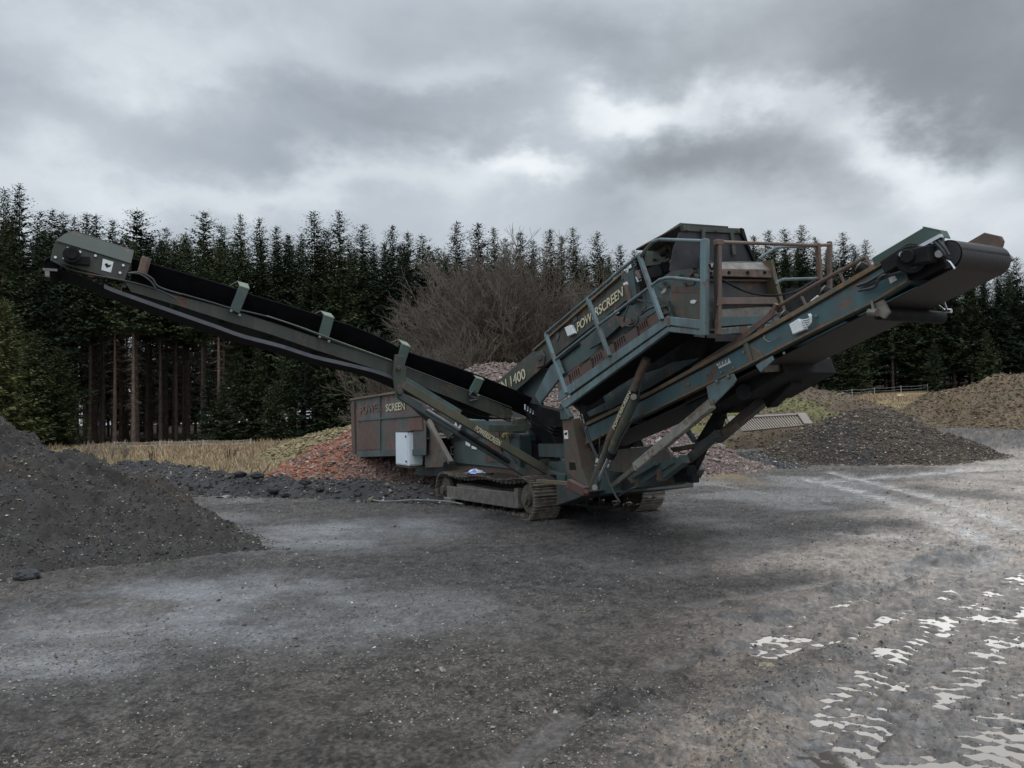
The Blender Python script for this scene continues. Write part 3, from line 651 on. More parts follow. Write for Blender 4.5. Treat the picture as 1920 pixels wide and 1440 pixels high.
# --- side conveyor (crosswise, up to the left)
TN = -.4; TW_ = .85
def TR(px, off=0): return [T(x, y, TN + off) for x, y in px]
railtop = [(233, 527), (330, 553), (427, 578), (525, 609), (620, 641), (690, 663), (745, 682), (816, 708), (900, 742), (960, 768)]
railbot = [(958, 790), (900, 767), (841, 743), (745, 706), (690, 686), (593, 655), (510, 626), (427, 601), (330, 570), (245, 545)]
c = MB(); c.prism(TR(railtop + railbot), -u * .012)
def flange(mb, pts, w, th=.012):
    pp = TR(pts); mb.sweep(pp, [np.zeros(3), -u * w, -u * w - Z * th, -Z * th])
flange(c, railtop, .07); flange(c, railbot[::-1], .07)
c.prism([p - u * TW_ for p in TR(railtop + railbot)], u * .012)
for k in range(10):
    a = lerp(railtop[0], railtop[-1], k / 9); j = min(8, int(k)); a = railtop[k]
    q = T(a[0], a[1] + 8, TN); c.beam(q - u * .02, q - u * (TW_ - .02), .05, .05, Z)
side = c.build('side_conveyor', OLIVED, root, label='long side conveyor raised up to the left')
up_t = [(247, 484), (281, 494), (350, 514), (431, 538), (462, 550), (525, 569), (587, 588), (692, 624), (764, 660), (830, 681), (893, 703), (960, 730), (1020, 757)]
pth = spline(TR(up_t, .0), 3)
c = MB(); dep = .22
c.sweep(pth, [np.zeros(3), -u * .22 - Z * dep, -u * (TW_ - .22) - Z * dep, -u * TW_, -u * (TW_ - .01) + Z * .015, -u * (TW_ - .22) - Z * (dep - .02), -u * .22 - Z * (dep - .02), -u * .01 + Z * .015])
c.build('conveyor_belt', RUBBER, side)
# return strand, sagging
rt = [(97, 500), (141, 514), (195, 535), (222, 546), (331, 585), (400, 609), (456, 629), (525, 647), (587, 667), (660, 684), (719, 700), (800, 735), (870, 768), (925, 783), (975, 784)]
pr = spline(TR(rt), 3)
c = MB(); c.sweep(pr, [np.zeros(3), -u * TW_, -u * TW_ - Z * .018, -Z * .018]); c.build('return_belt', RUBBER, side)
c = MB(); c.sweep(pr[6:-9], [u * .012 + Z * .015, -u * .01 + Z * .015, -u * .01 - Z * .035, u * .012 - Z * .04]); c.build('belt_edge', BELTG, side)  # grey strip along the near edge of the return belt
# clamps
for lip, body in (([(448, 525), (467, 530), (468, 541), (449, 535)], [(449, 535), (468, 541), (449, 588), (431, 580)]),
                  ([(605, 581), (624, 586), (627, 596), (608, 590)], [(608, 590), (627, 596), (616, 637), (597, 629)]),
                  ([(752, 635), (768, 641), (770, 650), (754, 644)], [(754, 644), (770, 650), (758, 688), (742, 682)]),
                  ([(891, 700), (906, 705), (908, 712), (893, 708)], [(893, 708), (908, 712), (896, 738), (880, 732)])):
    c = MB(); plateT(c, body, TN + .06, .05)
    bk = c.build('belt_bracket', GREEN, side, .005)
    c = MB(); p = [T(x, y, TN + .065) for x, y in lip]; p[0] = p[0] - u * .10; p[1] = p[1] - u * .10; c.prism(p, -Z * .015); c.build('bracket_lip', OLIVEL, bk)
    c = MB(); q = T(lip[0][0] - 16, lip[0][1] + 8, TN); c.tube([p[0] - u * .02, q - u * .25], .012, 5); a = T(body[3][0] + 2, body[3][1] + 3, TN + .06); c.tube([a, a + u * .03], .02, 8); a = T(body[2][0], body[2][1] + 3, TN + .06); c.tube([a, a + u * .03], .02, 8)
    c.build('idler_bolt', STEEL, bk)
a, b = T(274, 485, TN + .05), T(266, 514, TN + .05)
MB().tube([b, a], .062, 18).build('guide_roller', RUSTM, side, smooth=True); MB().tube([a, a + nrm(a - b) * .012], .058, 18).tube([a, a + nrm(a - b) * .02], .025, 12).build('roller_cap', STEEL, side)
# head box
c = MB(); plateT(c, [(104, 452), (246, 494), (233, 528), (190, 516), (94, 489), (98, 470)], TN + .05, .03); c.prism([T(x, y, TN - TW_ - .02) for x, y in [(104, 452), (246, 494), (233, 528), (190, 516), (94, 489), (98, 470)]], -u * .03)
hb = c.build('head_box', OLIVED, side, .006)
c = MB(); tp = [(104, 452), (120, 441), (138, 435), (156, 439), (251, 472), (246, 495)]
p = [T(*q, TN + .07) for q in [(104, 452), (246, 495)]]; b1, b0 = T(251, 472, TN - .12), T(120, 441, TN - .12)
b2 = T(156, 438, TN - .3); 
c.prism([p[0], T(175, 473, TN + .07), p[1], T(251, 471, TN - .10), T(156, 438, TN - .10), T(138, 434, TN - .10), T(120, 440, TN - .03)], np.array([0, 0, .012]))
c.prism([T(251, 471, TN - .10), T(156, 438, TN - .10), T(156, 438, TN - .10) - u * .75 , T(251, 471, TN - .10) - u * .75], Z * .012)
c.build('head_cover', OLIVEL if False else paint('cover_paint', (.034, .042, .030), .35, .15), hb, .004)
c = MB(); plateT(c, [(193, 485), (213, 491), (208, 511), (190, 506)], TN + .056, .005); st = c.build('sticker', STICK, hb)
c = MB(); plateT(c, [(196, 495), (201, 493), (203, 497), (209, 496), (206, 500), (200, 502)], TN + .060, .003); c.build('sticker_symbol', BLACK, hb)
c = MB(); q = T(135, 482, TN + .05); c.tube([q, q + u * .16], .10, 16); c.tube([q + u * .1, q + u * .22], .06, 12); c.box(T(152, 489, TN + .1), .2, .08, .1, v, u); c.build('hydraulic_motor', BLACK, hb, smooth=True)
c = MB()
for q in ((128, 466), (150, 473), (179, 480), (104, 483), (120, 485), (145, 491), (231, 498), (225, 512), (160, 486)): a = T(*q, TN + .05); c.tube([a, a + u * .03], .017, 7)
c.build('bolts', CHROME, hb)
a = T(98, 497, TN); c = MB(); c.tube([a - u * .03, a - u * (TW_ - .03)], .085, 20); c.build('head_drum', RUBBER, hb, smooth=True)
c = MB(); q = [a + (Z * math.cos(k) * .098 - v * math.sin(k) * .098) for k in np.linspace(-.3, math.pi + .2, 14)]; c.sweep(q, [np.zeros(3), -u * TW_, -u * TW_ - Z * .0 + v * .012, v * .012]); c.build('belt_turn', RUBBER, hb)
c = MB(); c.tube([T(172, 513, TN - .02), T(172, 513, TN - .1)], .05, 12); c.build('red_pulley', REDM, hb)
c = MB(); c.box(T(89, 513, TN), .05, .1, .09, v, u); c.box(T(94, 506, TN + .03), .16, .04, .03, v, u); c.build('belt_scraper', STEEL, hb)
# hoses and conduit along the frame
c = MB(); c.curve(TR([(100, 490), (140, 508), (200, 520), (250, 530), (300, 545), (330, 560)], .09), .012)
c.curve(TR([(240, 512), (262, 511), (285, 522), (298, 538), (340, 552)], .09), .014); c.curve(TR([(240, 512), (262, 514), (282, 527), (292, 541)], .12), .012)
c.curve(TR([(340, 551), (400, 568), (430, 577), (510, 596), (590, 625), (640, 645), (745, 682), (850, 722), (960, 765)], .05), .012)
c.build('hydraulic_hose', HOSE, side, smooth=True)
MB().curve(TR([(500, 592), (560, 612), (595, 625), (640, 642), (735, 676)], .06), .009).build('pale_conduit', OLIVEL, side)
# telescopic struts: POWERSCREEN beam
TS = -.25
c = MB(); a, b = T(756, 722, TS), T(1036, 889, TS); c.beam(a, b, .10, .13, u); beam1 = c.build('support_beam', paint('support_olive', (.082, .080, .050), .3, .4), root, .006)
c = MB(); c.beam(T(757, 712, TS - .04), T(862, 775, TS - .04), .08, .10, u); c.build('beam_sleeve', TEAL, beam1, .006)
textL('POWERSCREEN', (889, 807), (936, 837), 11, TS + .055, beam1, fn=T, yd=Z)
c = MB(); plateT(c, [(846, 800), (856, 789), (869, 797), (861, 808)], TS + .02, .02); c.build('decal_plate', OLIVE, beam1)
c = MB(); plateT(c, [(850, 798), (855, 791), (858, 801)], TS + .025, .01); plateT(c, [(859, 801), (863, 796), (865, 798), (862, 804)], TS + .025, .01); c.build('decal', STICK, beam1)
c = MB(); c.beam(T(749, 742, TS), T(985, 889, TS), .09, .10, u); c.beam(T(749, 742, TS - .75), T(985, 889, TS - .75), .09, .10, u)
strut = c.build('lower_strut', TEALD, root, .006)
MB().tube([T(800, 768, TS + .06), T(862, 806, TS + .06)], .022, 10).build('cylinder_rod', CHROME, strut, smooth=True)
MB().tube([T(862, 807, TS + .07), T(955, 866, TS + .07)], .035, 10).build('cylinder_barrel', BLACK, strut, smooth=True)
c = MB(); plateT(c, [(742, 664), (757, 668), (762, 700), (756, 745), (744, 745), (738, 700)], TS + .02, .07); c.tube([T(750, 735, TS + .1), T(750, 735, TS - .1)], .04, 10); c.tube([T(748, 690, TS + .1), T(748, 690, TS - .1)], .035, 10)
c.build('knee_plate', OLIVE, root, .006)
c = MB(); plateT(c, [(756, 738), (790, 758), (808, 778), (800, 790), (770, 762), (748, 745)], TS - .15, .03); c.build('knee_brace', OLIVE, root)
c = MB(); c.beam(T(921, 803, TS), T(980, 803, TS), .18, .11, u); plateT(c, [(968, 786), (984, 783), (998, 800), (985, 812), (968, 812)], TS + .04, .14); c.build('pivot_arm', OLIVE, root, .006)
c = MB(); c.tube([T(1030, 884, TS + .06), T(1030, 884, TS - .5)], .05, 12); c.box(T(1036, 880, TS - .1), .18, .2, .14, v, u); plateT(c, [(1015, 862), (1050, 858), (1058, 885), (1035, 897), (1020, 888)], TS - .12, .06); c.build('strut_foot', OLIVE, root, .006)
c = MB()
for i in range(4):
    x = 985 + i * 5; c.tube([T(x, 768 + i * 3, TS + .05), T(x, 758 + i * 4, TS + .05)], .02, 6)
c.build('hose_coupling', CHROME, root)
c = MB()
for i in range(4):
    c.curve([T(985 + i * 3, 770 + i * 3, TS + .04), T(1000, 778 + i * 5, TS + .02), T(1030, 792 + i * 6, TS), T(1056, 800 + i * 8, TS - .1)], .018, 6)
c.curve([T(984, 785, TS + .05), T(1010, 798, TS + .08), T(1035, 815, TS + .08), T(1044, 845, TS + .05), T(1050, 862, TS), T(1060, 864, TS)], .012, 6)
c.curve([T(890, 730, TN + .1), T(880, 742, TN + .1), T(895, 748, TN + .08), T(880, 752, TN + .1)], .02, 6)
c.build('hydraulic_hose', HOSE, root, smooth=True)

c = MB(); plateL(c, [(990, 757), (1050, 772), (1056, 800), (1000, 800), (985, 785)], .35, .2); c.build('tail_shade_cover', BLACK, root)  # black plate added as the dark of hoses and shadow here
# --- folding leg plate
LS = -.12
c = MB(); plateL(c, [(1054, 787), (1072, 786), (1091, 880), (1102, 920), (1084, 905), (1064, 885), (1059, 870)], LS, .02)
a0, a1, a2 = L(1072, 786, LS), L(1091, 880, LS), L(1102, 920, LS)
b0_, b1_ = T(1088, 783, tt(a0) - .02), T(1118, 860, tt(a1) - .05)
c.prism([a0, a1, b1_, b0_], -u * .02); c.prism([a1, a2, T(1106, 915, tt(a2)), b1_], -u * .02)
leg = c.build('folding_leg', LEGM, root, .005)
c = MB(); plateL(c, [(1067, 867), (1078, 867), (1080, 881), (1068, 881)], LS - .004, .006); c.build('leg_opening', BLACK, leg)
c = MB(); plateL(c, [(1057, 807), (1064, 807), (1065, 823), (1058, 823)], LS - .006, .008); c.build('sticker', STICK, leg)
c = MB(); plateL(c, [(1058, 812), (1063, 810), (1063, 815), (1059, 816)], LS - .009, .004); c.build('sticker_symbol', BLACK, leg)
c = MB(); plateL(c, [(1048, 760), (1055, 759), (1068, 781), (1067, 786), (1051, 787)], LS - .03, .08); c.tube([L(1052, 764, LS - .06), L(1052, 764, LS + .1)], .035, 12); c.build('leg_bracket', TEAL, leg, .005)
c = MB(); plateL(c, [(1066, 884), (1084, 887), (1096, 905), (1098, 922), (1074, 905)], LS + .05, .05); c.build('leg_foot', RUSTM, leg)
c = MB(); c.beam(L(1008, 902, -.05), L(1070, 907, -.15), .05, .06, v); c.build('tie_bar', TAN, leg, .006)
c = MB(); c.beam(L(1068, 906, -.15), L(1100, 922, -.15), .10, .12, v); c.tube([L(1099, 922, -.28), L(1099, 922, -.05)], .035, 10); c.build('tie_clevis', paint('red_rust', (.12, .045, .035), .5, .5), leg, .006)
c = MB(); c.curve([L(1085, 755, -.2), L(1092, 790, -.22), L(1104, 825, -.22), L(1119, 858, -.2)], .012); c.curve([L(1088, 752, -.2), L(1096, 790, -.22), L(1108, 828, -.22), L(1122, 858, -.2)], .012)
c.curve([L(1125, 815, -.1), L(1124, 835, -.12), L(1124, 856, -.1)], .01); c.curve([L(1135, 828, -.2), L(1126, 845, -.2), L(1122, 860, -.2)], .012)
c.build('leg_hose', HOSE, leg, smooth=True)
# --- hydraulic cylinders
CSn = -.28
c = MB(); c.tube([L(1110, 912, CSn), L(1141, 830, CSn), L(1143, 824, CSn), L(1183, 742, CSn), L(1212, 672, CSn)], [.045, .045, .055, .055, .055], 14); cyl = c.build('hydraulic_cylinder', LEGM, root, smooth=True)
text_o = L(1165, 783, CSn - .062)
textL('POWERSCREEN', (1152, 806), (1183, 737), 8, CSn - .058, cyl, yd=nrm(np.cross(v, L(1183, 737, CSn) - L(1152, 806, CSn))) * (-1))
c = MB(); plateL(c, [(1104, 916), (1109, 888), (1118, 880), (1124, 884), (1117, 918)], CSn - .03, .06); c.build('cylinder_clevis', TEALD, cyl, .005)
c = MB(); c.tube([L(1146, 850, CSn), L(1154, 828, CSn), L(1192, 744, CSn)], .06, 14); c.build('second_cylinder', OLIVE, cyl, smooth=True)
MB().tube([L(1143, 856, CSn), L(1148, 846, CSn)], .07, 12).build('cylinder_collar', BLACK, cyl, smooth=True)
MB().tube([L(1186, 742, CSn), L(1192, 738, CSn)], .06, 12).build('cylinder_collar', BLACK, cyl, smooth=True)
MB().tube([L(1116, 913, CSn), L(1143, 856, CSn)], .028, 12).build('cylinder_rod', CHROME, cyl, smooth=True)
c = MB(); c.tube([L(1188, 744, CSn - .08), L(1188, 744, CSn + .1)], .04, 10); c.tube([L(1115, 914, CSn - .08), L(1115, 914, CSn + .1)], .04, 10); c.build('cylinder_pin', STEEL, cyl)
c = MB(); c.curve([L(1153, 850, CSn), L(1170, 815, CSn), L(1185, 790, CSn + .05), L(1205, 778, CSn + .1)], .014); c.curve([L(1195, 750, CSn), L(1200, 730, CSn), L(1207, 700, CSn), L(1220, 680, CSn)], .012)
c.curve([L(1135, 880, CSn), L(1143, 905, CSn), L(1155, 930, CSn), L(1162, 942, CSn), L(1152, 948, CSn + .1)], .014)
c.curve([L(1160, 930, -.1), L(1185, 916, -.1), L(1200, 912, 0), L(1215, 905, .1)], .012)
c.build('cylinder_hose', HOSE, cyl, smooth=True)
c = MB(); q = P(.9, .55, .32); c.tube(spline([q + (u * math.cos(k) + Z * math.sin(k)) * .2 for k in np.linspace(0, 6.0, 12)], 2), .012, 5); c.build('hose_loop', HOSE, cyl)

# --- tail conveyor (lengthwise, up to the right, towards the viewer)
FS = 0.0; FW = .76
ft = [(1098, 802), (1150, 778), (1220, 743), (1300, 701), (1395, 649), (1403, 645), (1520, 579), (1641, 508), (1690, 479)]
fbt = [(1703, 527), (1640, 566), (1520, 624), (1407, 682), (1395, 688), (1300, 733), (1220, 773), (1150, 806), (1098, 832)]
def FR(px, s=FS): return [L(x, y, s) for x, y in px]
c = MB(); c.prism(FR(ft + fbt), v * .012)
for pp in (ft, fbt[::-1]): c.sweep(FR(pp), [np.zeros(3), v * .07, v * .07 - Z * .012, -Z * .012])
c.prism([p + v * FW for p in FR(ft + fbt)], -v * .012)
for k in (1, 3, 5, 6, 7):
    q = L(ft[k][0], ft[k][1] + 14, FS); c.beam(q + v * .02, q + v * (FW - .02), .06, .06, Z)
tail = c.build('tail_conveyor', paint('tail_teal', (.055, .115, .125), .34, .4), root, label='wide tail conveyor raised up to the right')
c = MB(); c.sweep([p + Z * .0 for p in FR([(1098, 800), (1220, 741), (1395, 646), (1520, 576), (1650, 501), (1690, 477)])], [-v * .03, v * .06, v * .06 + Z * .045, -v * .03 + Z * .045]); c.build('top_flange', TAN, tail)
c = MB(); c.sweep([p for p in FR([(1098, 834), (1220, 774), (1407, 684), (1520, 626), (1640, 568), (1703, 529)])], [-v * .03, v * .06, v * .06 + Z * .02, -v * .03 + Z * .02]); c.build('bottom_flange', TAN, tail)
c = MB(); plateL(c, [(1393, 646), (1400, 642), (1411, 680), (1404, 684)], FS - .025, .03); plateL(c, [(1408, 648), (1424, 660), (1430, 672), (1413, 680)], FS - .02, .03); c.build('frame_joint', paint('joint_brown', (.10, .085, .06), .5, .5), tail, .004)
# head: drum, belt
dn = L(1775, 478, FS + .04); dr = .112
c = MB(); c.tube([dn, dn + v * .70], dr, 28); c.build('head_drum', RUBBERG, tail, smooth=True)
lowp = L(1098, 822, FS + .04); dirv = nrm(lowp - dn); nv = np.cross(dirv, v); nv = nv if nv[2] > 0 else -nv
lp = []
for k in np.linspace(0, 1, 8): lp.append(lowp + nv * (dr + .0) * 1.05 + (dn - lowp) * k)
for k in np.linspace(.1, math.pi - .1, 12): lp.append(dn + nv * (dr + .012) * math.cos(k) - dirv * (dr + .012) * math.sin(k))
for k in np.linspace(0, 1, 8): lp.append(dn - nv * (dr + .012) + (lowp - dn) * k - Z * .05 * math.sin(math.pi * k))
c = MB(); c.sweep([p + v * .01 for p in lp], [np.zeros(3), v * .68, v * .68 + nv * -.008, nv * -.008]); 
beltm, t_, b_ = mat('ribbed_brown_black_belt')
wv = noise(t_, 3, 4, .6, mscale=(1, 1, 1)); gr = t_.nodes.new('ShaderNodeTexWave'); gr.inputs['Scale'].default_value = 9; gr.inputs['Distortion'].default_value = .6; mp = t_.nodes.new('ShaderNodeMapping'); mp.inputs['Rotation'].default_value = (0, 0, -math.atan2(v[1], v[0])); mp.vector_type = 'TEXTURE'
mp.inputs['Rotation'].default_value = (0, 0, math.atan2(v[1], v[0]))
t_.links.new(t_.nodes.new('ShaderNodeNewGeometry').outputs['Position'], mp.inputs[0]); t_.links.new(mp.outputs[0], gr.inputs[0])
t_.links.new(mixc(t_, math_node(t_, 'MULTIPLY', math_node(t_, 'ADD', gr.outputs['Fac'], wv), .5), (.010, .008, .008), (.032, .025, .023)), b_.inputs['Base Color']); b_.inputs['Roughness'].default_value = .62; bump(t_, b_, gr.outputs['Fac'], .3, .004)
c.build('conveyor_belt', beltm, tail, smooth=True)
c = MB(); plateL(c, [(1634, 484), (1730, 427), (1762, 434), (1768, 446), (1767, 480), (1742, 488), (1728, 470), (1690, 480), (1640, 502)], FS - .03, .03); gd1 = c.build('head_guard', GREEN, tail, .005)
c = MB(); q = [L(1730, 427, FS - .03), L(1762, 434, FS - .03), L(1768, 446, FS - .03)]; c.sweep(q, [np.zeros(3), v * .10, v * .10 + Z * .012, Z * .012]); c.build('guard_lip', GREEN, gd1)
c = MB(); plateL(c, [(1807, 458), (1845, 436), (1876, 443), (1881, 452), (1878, 464), (1866, 470), (1830, 470)], FS + FW + .02, .03); c.build('head_guard', RUSTM, tail, .005, label='brown rusty guard at the far side of the drum')
c = MB(); plateL(c, [(1872, 490), (1888, 476), (1898, 486), (1884, 494), (1890, 502), (1876, 500)], FS + FW + .03, .05); c.build('scraper_mount', STEEL, tail)
c = MB(); c.tube([L(1708, 486, FS - .12), L(1708, 486, FS + .05)], .12, 16); c.box(L(1690, 486, FS - .06), .14, .3, .13, v, nrm(u + Z * .4)); c.box(L(1728, 480, FS - .08), .12, .2, .14, v, u); c.tube([L(1700, 480, FS - .2), L(1700, 480, FS)], .06, 10); c.build('drive_motor', BLACK, tail, .01)
c = MB(); plateL(c, [(1695, 500), (1735, 492), (1768, 486), (1774, 500), (1720, 526), (1706, 526)], FS + .03, .03); c.build('motor_mount', BLACK, tail)
c = MB(); c.tube([L(1760, 476, FS - .06), L(1760, 476, FS)], .03, 12); c.tube([L(1748, 453, FS - .06), L(1748, 453, FS)], .02, 8); c.tube([L(1691, 477, FS - .22), L(1693, 479, FS - .1)], .025, 8); c.box(L(1745, 453, FS - .05), .04, .2, .03, v, nrm(u + Z * .3)); c.build('tension_bolt', CHROME, tail)
c = MB(); c.curve([L(1752, 452, FS - .05), L(1762, 462, FS - .06), L(1775, 480, FS - .05), L(1782, 485, FS)], .014); c.curve([L(1758, 448, FS - .05), L(1770, 462, FS - .06), L(1780, 478, FS - .05)], .012)
c.curve([L(1700, 490, FS - .1), L(1660, 510, FS - .1), L(1630, 528, FS - .08), L(1608, 536, FS - .06)], .016); c.curve([L(1670, 512, FS - .1), L(1650, 520, FS - .12), L(1640, 538, FS - .1), L(1610, 545, FS - .06)], .014); c.curve([L(1720, 500, FS - .1), L(1660, 520, FS - .1), L(1610, 544, FS - .05)], .014)
c.build('hydraulic_hose', HOSE, tail, smooth=True)
MB().curve([L(1776, 488, FS - .03), L(1782, 492, FS - .04), L(1790, 504, FS - .04)], .009).build('pale_pipe', CHROME, tail)
for q in ([(1663, 511), (1672, 505), (1682, 525), (1669, 532)],): c = MB(); plateL(c, q, FS - .006, .01); c.build('sticker', STICK, tail)
c = MB(); plateL(c, [(1343, 683), (1366, 672), (1370, 680), (1348, 691)], FS - .006, .01); c.build('sticker', STICK, tail, label='torn white sticker on the teal frame')
c = MB()
for i in range(7): c.beam(L(1346 + i * 3, 689 - i * 1.5, FS - .008), L(1347 + i * 3 + (i % 2), 681 - i * 1.4, FS - .008), .003, .008, v)
c.build('sticker_print', BLACK, tail)
c = MB(); plateL(c, [(1479, 608), (1497, 597), (1510, 617), (1486, 627)], FS - .05, .05); jb = c.build('junction_box', STICK, tail, .005, label='white junction box with cables')
c = MB()
for i in range(4): c.curve([L(1502 + i * 1.5, 601 + i * 4, FS - .05), L(1516, 598 + i * 4, FS - .07), L(1521, 592 + i * 3, FS - .07), L(1519 - i, 589, FS - .04)], .007, 5)
c.build('pale_cable', STICK, jb)
MB().curve([L(1433, 629, FS - .02), L(1434, 636, FS - .03), L(1445, 641, FS - .03), L(1462, 632, FS - .03)], .006, 5).build('thin_wire', STEEL, tail)
c = MB()
for q in ((1530, 592), (1470, 662), (1394, 660), (1352, 698), (1375, 690), (1290, 720)): c.tube([L(*q, FS - .02), L(*q, FS + .01)], .014, 7)
c.build('frame_bolts', STEEL, tail)
# return-roller bracket with T handle, below the frame
c = MB(); plateL(c, [(1638, 570), (1655, 562), (1667, 585), (1657, 597), (1640, 588), (1632, 590)], FS - .02, .03); br = c.build('roller_bracket', STEEL, tail)
c = MB(); c.tube([L(1634, 563, FS - .04), L(1638, 582, FS - .04)], .014, 8); c.tube([L(1629, 586, FS - .04), L(1645, 586, FS - .04)], .035, 10); c.build('handle', STEEL, br)
c = MB(); a = L(1648, 588, FS + .02); c.tube([a, a + v * .9], .06, 12); c.build('return_roller', BLACK, tail, smooth=True)
fs_ = FS + FW + .02
c = MB(); c.tube([L(1752, 567, fs_), L(1774, 584, fs_)], .01, 6); c.tube([L(1768, 561, fs_), L(1775, 580, fs_)], .01, 6); c.tube([L(1765, 560, fs_), L(1772, 560, fs_)], .012, 6); c.tube([L(1768, 583, fs_), L(1784, 583, fs_)], .02, 8); c.build('far_handle', CHROME, tail)
# mushroom guide rollers on the flange
for (x0, y0, x1, y1) in ((1607, 496, 1630, 511), (1540, 540, 1560, 552), (1464, 586, 1485, 600)):
    a, b = L(x0 + 4, y0 + 4, FS + .02), L(x1, y1, FS + .06); d = nrm(a - b)
    rr = MB().tube([b, a], .05, 16).build('guide_roller', BLACK, tail, smooth=True)
    MB().tube([a, a + d * .012], .048, 16).tube([a, a + d * .022], .022, 10).build('roller_cap', STEEL, rr)
# folded ladder-like rail along the conveyor
c = MB(); c.beam(L(1348, 668, .02), L(1455, 585, .02), .03, .05, v); c.beam(L(1448, 590, .02), L(1456, 570, .02), .04, .04, v)
c.tube([L(1445, 583, .05), L(1530, 533, .05), L(1624, 482, .05)], .022, 8)
c.beam(L(1437, 592, .03), L(1425, 622, .03), .03, .03, v); c.beam(L(1445, 588, .03), L(1455, 608, .03), .02, .03, v); c.beam(L(1503, 556, .03), L(1512, 575, .03), .02, .02, v); c.beam(L(1575, 512, .03), L(1584, 534, .03), .02, .02, v); c.beam(L(1626, 486, .03), L(1636, 508, .03), .03, .02, v)
c.tube([L(1300, 690, .05), L(1375, 643, .05), L(1445, 587, .05)], .025, 8)
c.build('rusty_rail', RUSTM, tail)
MB().tube([L(1521, 566, .0), L(1534, 555, .0)], .012, 6).build('pale_pin', STICK, tail)
# cross beam and brackets
a = L(1428, 685, FS + .02); b = T(1552, 680, tt(a)); c = MB(); c.beam(a, b, .06, .15, u); c.build('cross_beam', LEGM, tail, .006)
c = MB(); plateL(c, [(1324, 724), (1374, 700), (1380, 712), (1374, 722), (1338, 758), (1330, 760)], FS - .04, .02); 
for q in ((1335, 755), (1365, 706), (1344, 715)): c.tube([L(*q, FS - .07), L(*q, FS)], .02, 8)
c.build('support_bracket', TEALL, tail, .004)
c = MB(); plateL(c, [(1416, 685), (1447, 667), (1450, 675), (1425, 698)], FS - .04, .02); c.build('support_bracket', TEALL, tail, .004)
c = MB(); c.beam(L(1335, 757, FS - .05), L(1192, 876, FS - .12), .08, .115, v); pr_ = c.build('support_prop', paint('grey_prop', (.20, .19, .16), .3, .4), root, .006)
c = MB(); c.beam(L(1195, 874, FS - .12), L(1150, 910, FS - .15), .055, .06, v)
for q in ((1191, 874), (1194, 878), (1182, 882), (1169, 892), (1160, 904)): c.tube([L(*q, FS - .17), L(*q, FS - .1)], .012, 6)
c.build('prop_slider', LEGM, pr_)
# far legs and links
c = MB(); c.beam(T(1486, 702, tt(L(1430, 685, 0)) - .2), L(1440, 748, .75), .16, .24, v); c.build('far_leg_head', BLACK, root, .01); c = MB(); c.beam(L(1440, 744, .8), L(1345, 824, .75), .1, .115, v); c.build('far_leg', TEALD, root, .006)
c = MB(); c.prism([L(1338, 772, .7), L(1358, 756, .7), L(1345, 800, .7), L(1318, 840, .7), L(1300, 880, .7), L(1285, 900, .7), L(1276, 892, .7), L(1300, 835, .7)], v * .1); c.build('far_leg_plate', BLACK, root)
c = MB(); plateL(c, [(1300, 832), (1378, 794), (1384, 802), (1345, 826), (1310, 838), (1262, 848), (1255, 840)], .6, .05); c.build('link_arm', LEGM, root, .005)
c = MB(); c.beam(L(1348, 812, .55), L(1290, 862, .55), .08, .1, v); c.beam(L(1303, 828, .5), L(1290, 808, .5), .06, .05, v); c.build('lower_link', TEALD, root, .005)
c = MB(); c.beam(L(1195, 908, .3), L(1265, 862, .3), .08, .09, v); c.beam(L(1240, 895, .35), L(1285, 860, .35), .12, .11, v); c.beam(L(1180, 898, .2), L(1230, 868, .2), .06, .06, v); c.build('push_rod', TEAL, root, .005)
c = MB(); c.beam(L(1240, 900, .3), L(1242, 878, .3), .14, .04, v); c.beam(L(1188, 905, .2), L(1186, 880, .2), .08, .06, v); c.beam(L(1195, 912, .25), L(1200, 885, .25), .08, .04, v); c.build('clamp_band', LEGM, root)
c = MB(); c.box(L(1284, 888, .6), .2, .25, .16, v, nrm(u + Z * .4)); c.tube([L(1296, 884, .55), L(1296, 884, .75)], .07, 10); c.box(L(1300, 896, .6), .12, .1, .12, v, u); c.build('link_pivot', BLACK, root, .008)
c = MB(); c.beam(L(1352, 786, .7), L(1362, 782, .7), .03, .03); c.tube([L(1355, 775, .6), L(1365, 772, .6), L(1388, 752, .6)], .015, 6); c.build('small_lever', BLACK, root)
c = MB(); a = L(1310, 740, .1); c.box(a + v * .5, 1.0, .5, .25, v, nrm(u + Z * .5)); a = L(1420, 700, .25); c.box(a + v * .4, .8, .7, .3, v, nrm(u + Z * .4)); 
c.tube([L(1395, 735, .2), L(1395, 735, .9)], .09, 12); c.box(L(1360, 735, .3) + v * .3, .7, .6, .2, v, nrm(u + Z * .4)); c.build('belt_carriage', BLACK, tail)
c = MB(); plateL(c, [(1370, 722), (1408, 703), (1440, 695), (1420, 725), (1385, 742), (1365, 740)], .35, .05); c.build('carriage_plate', LEGM, tail)
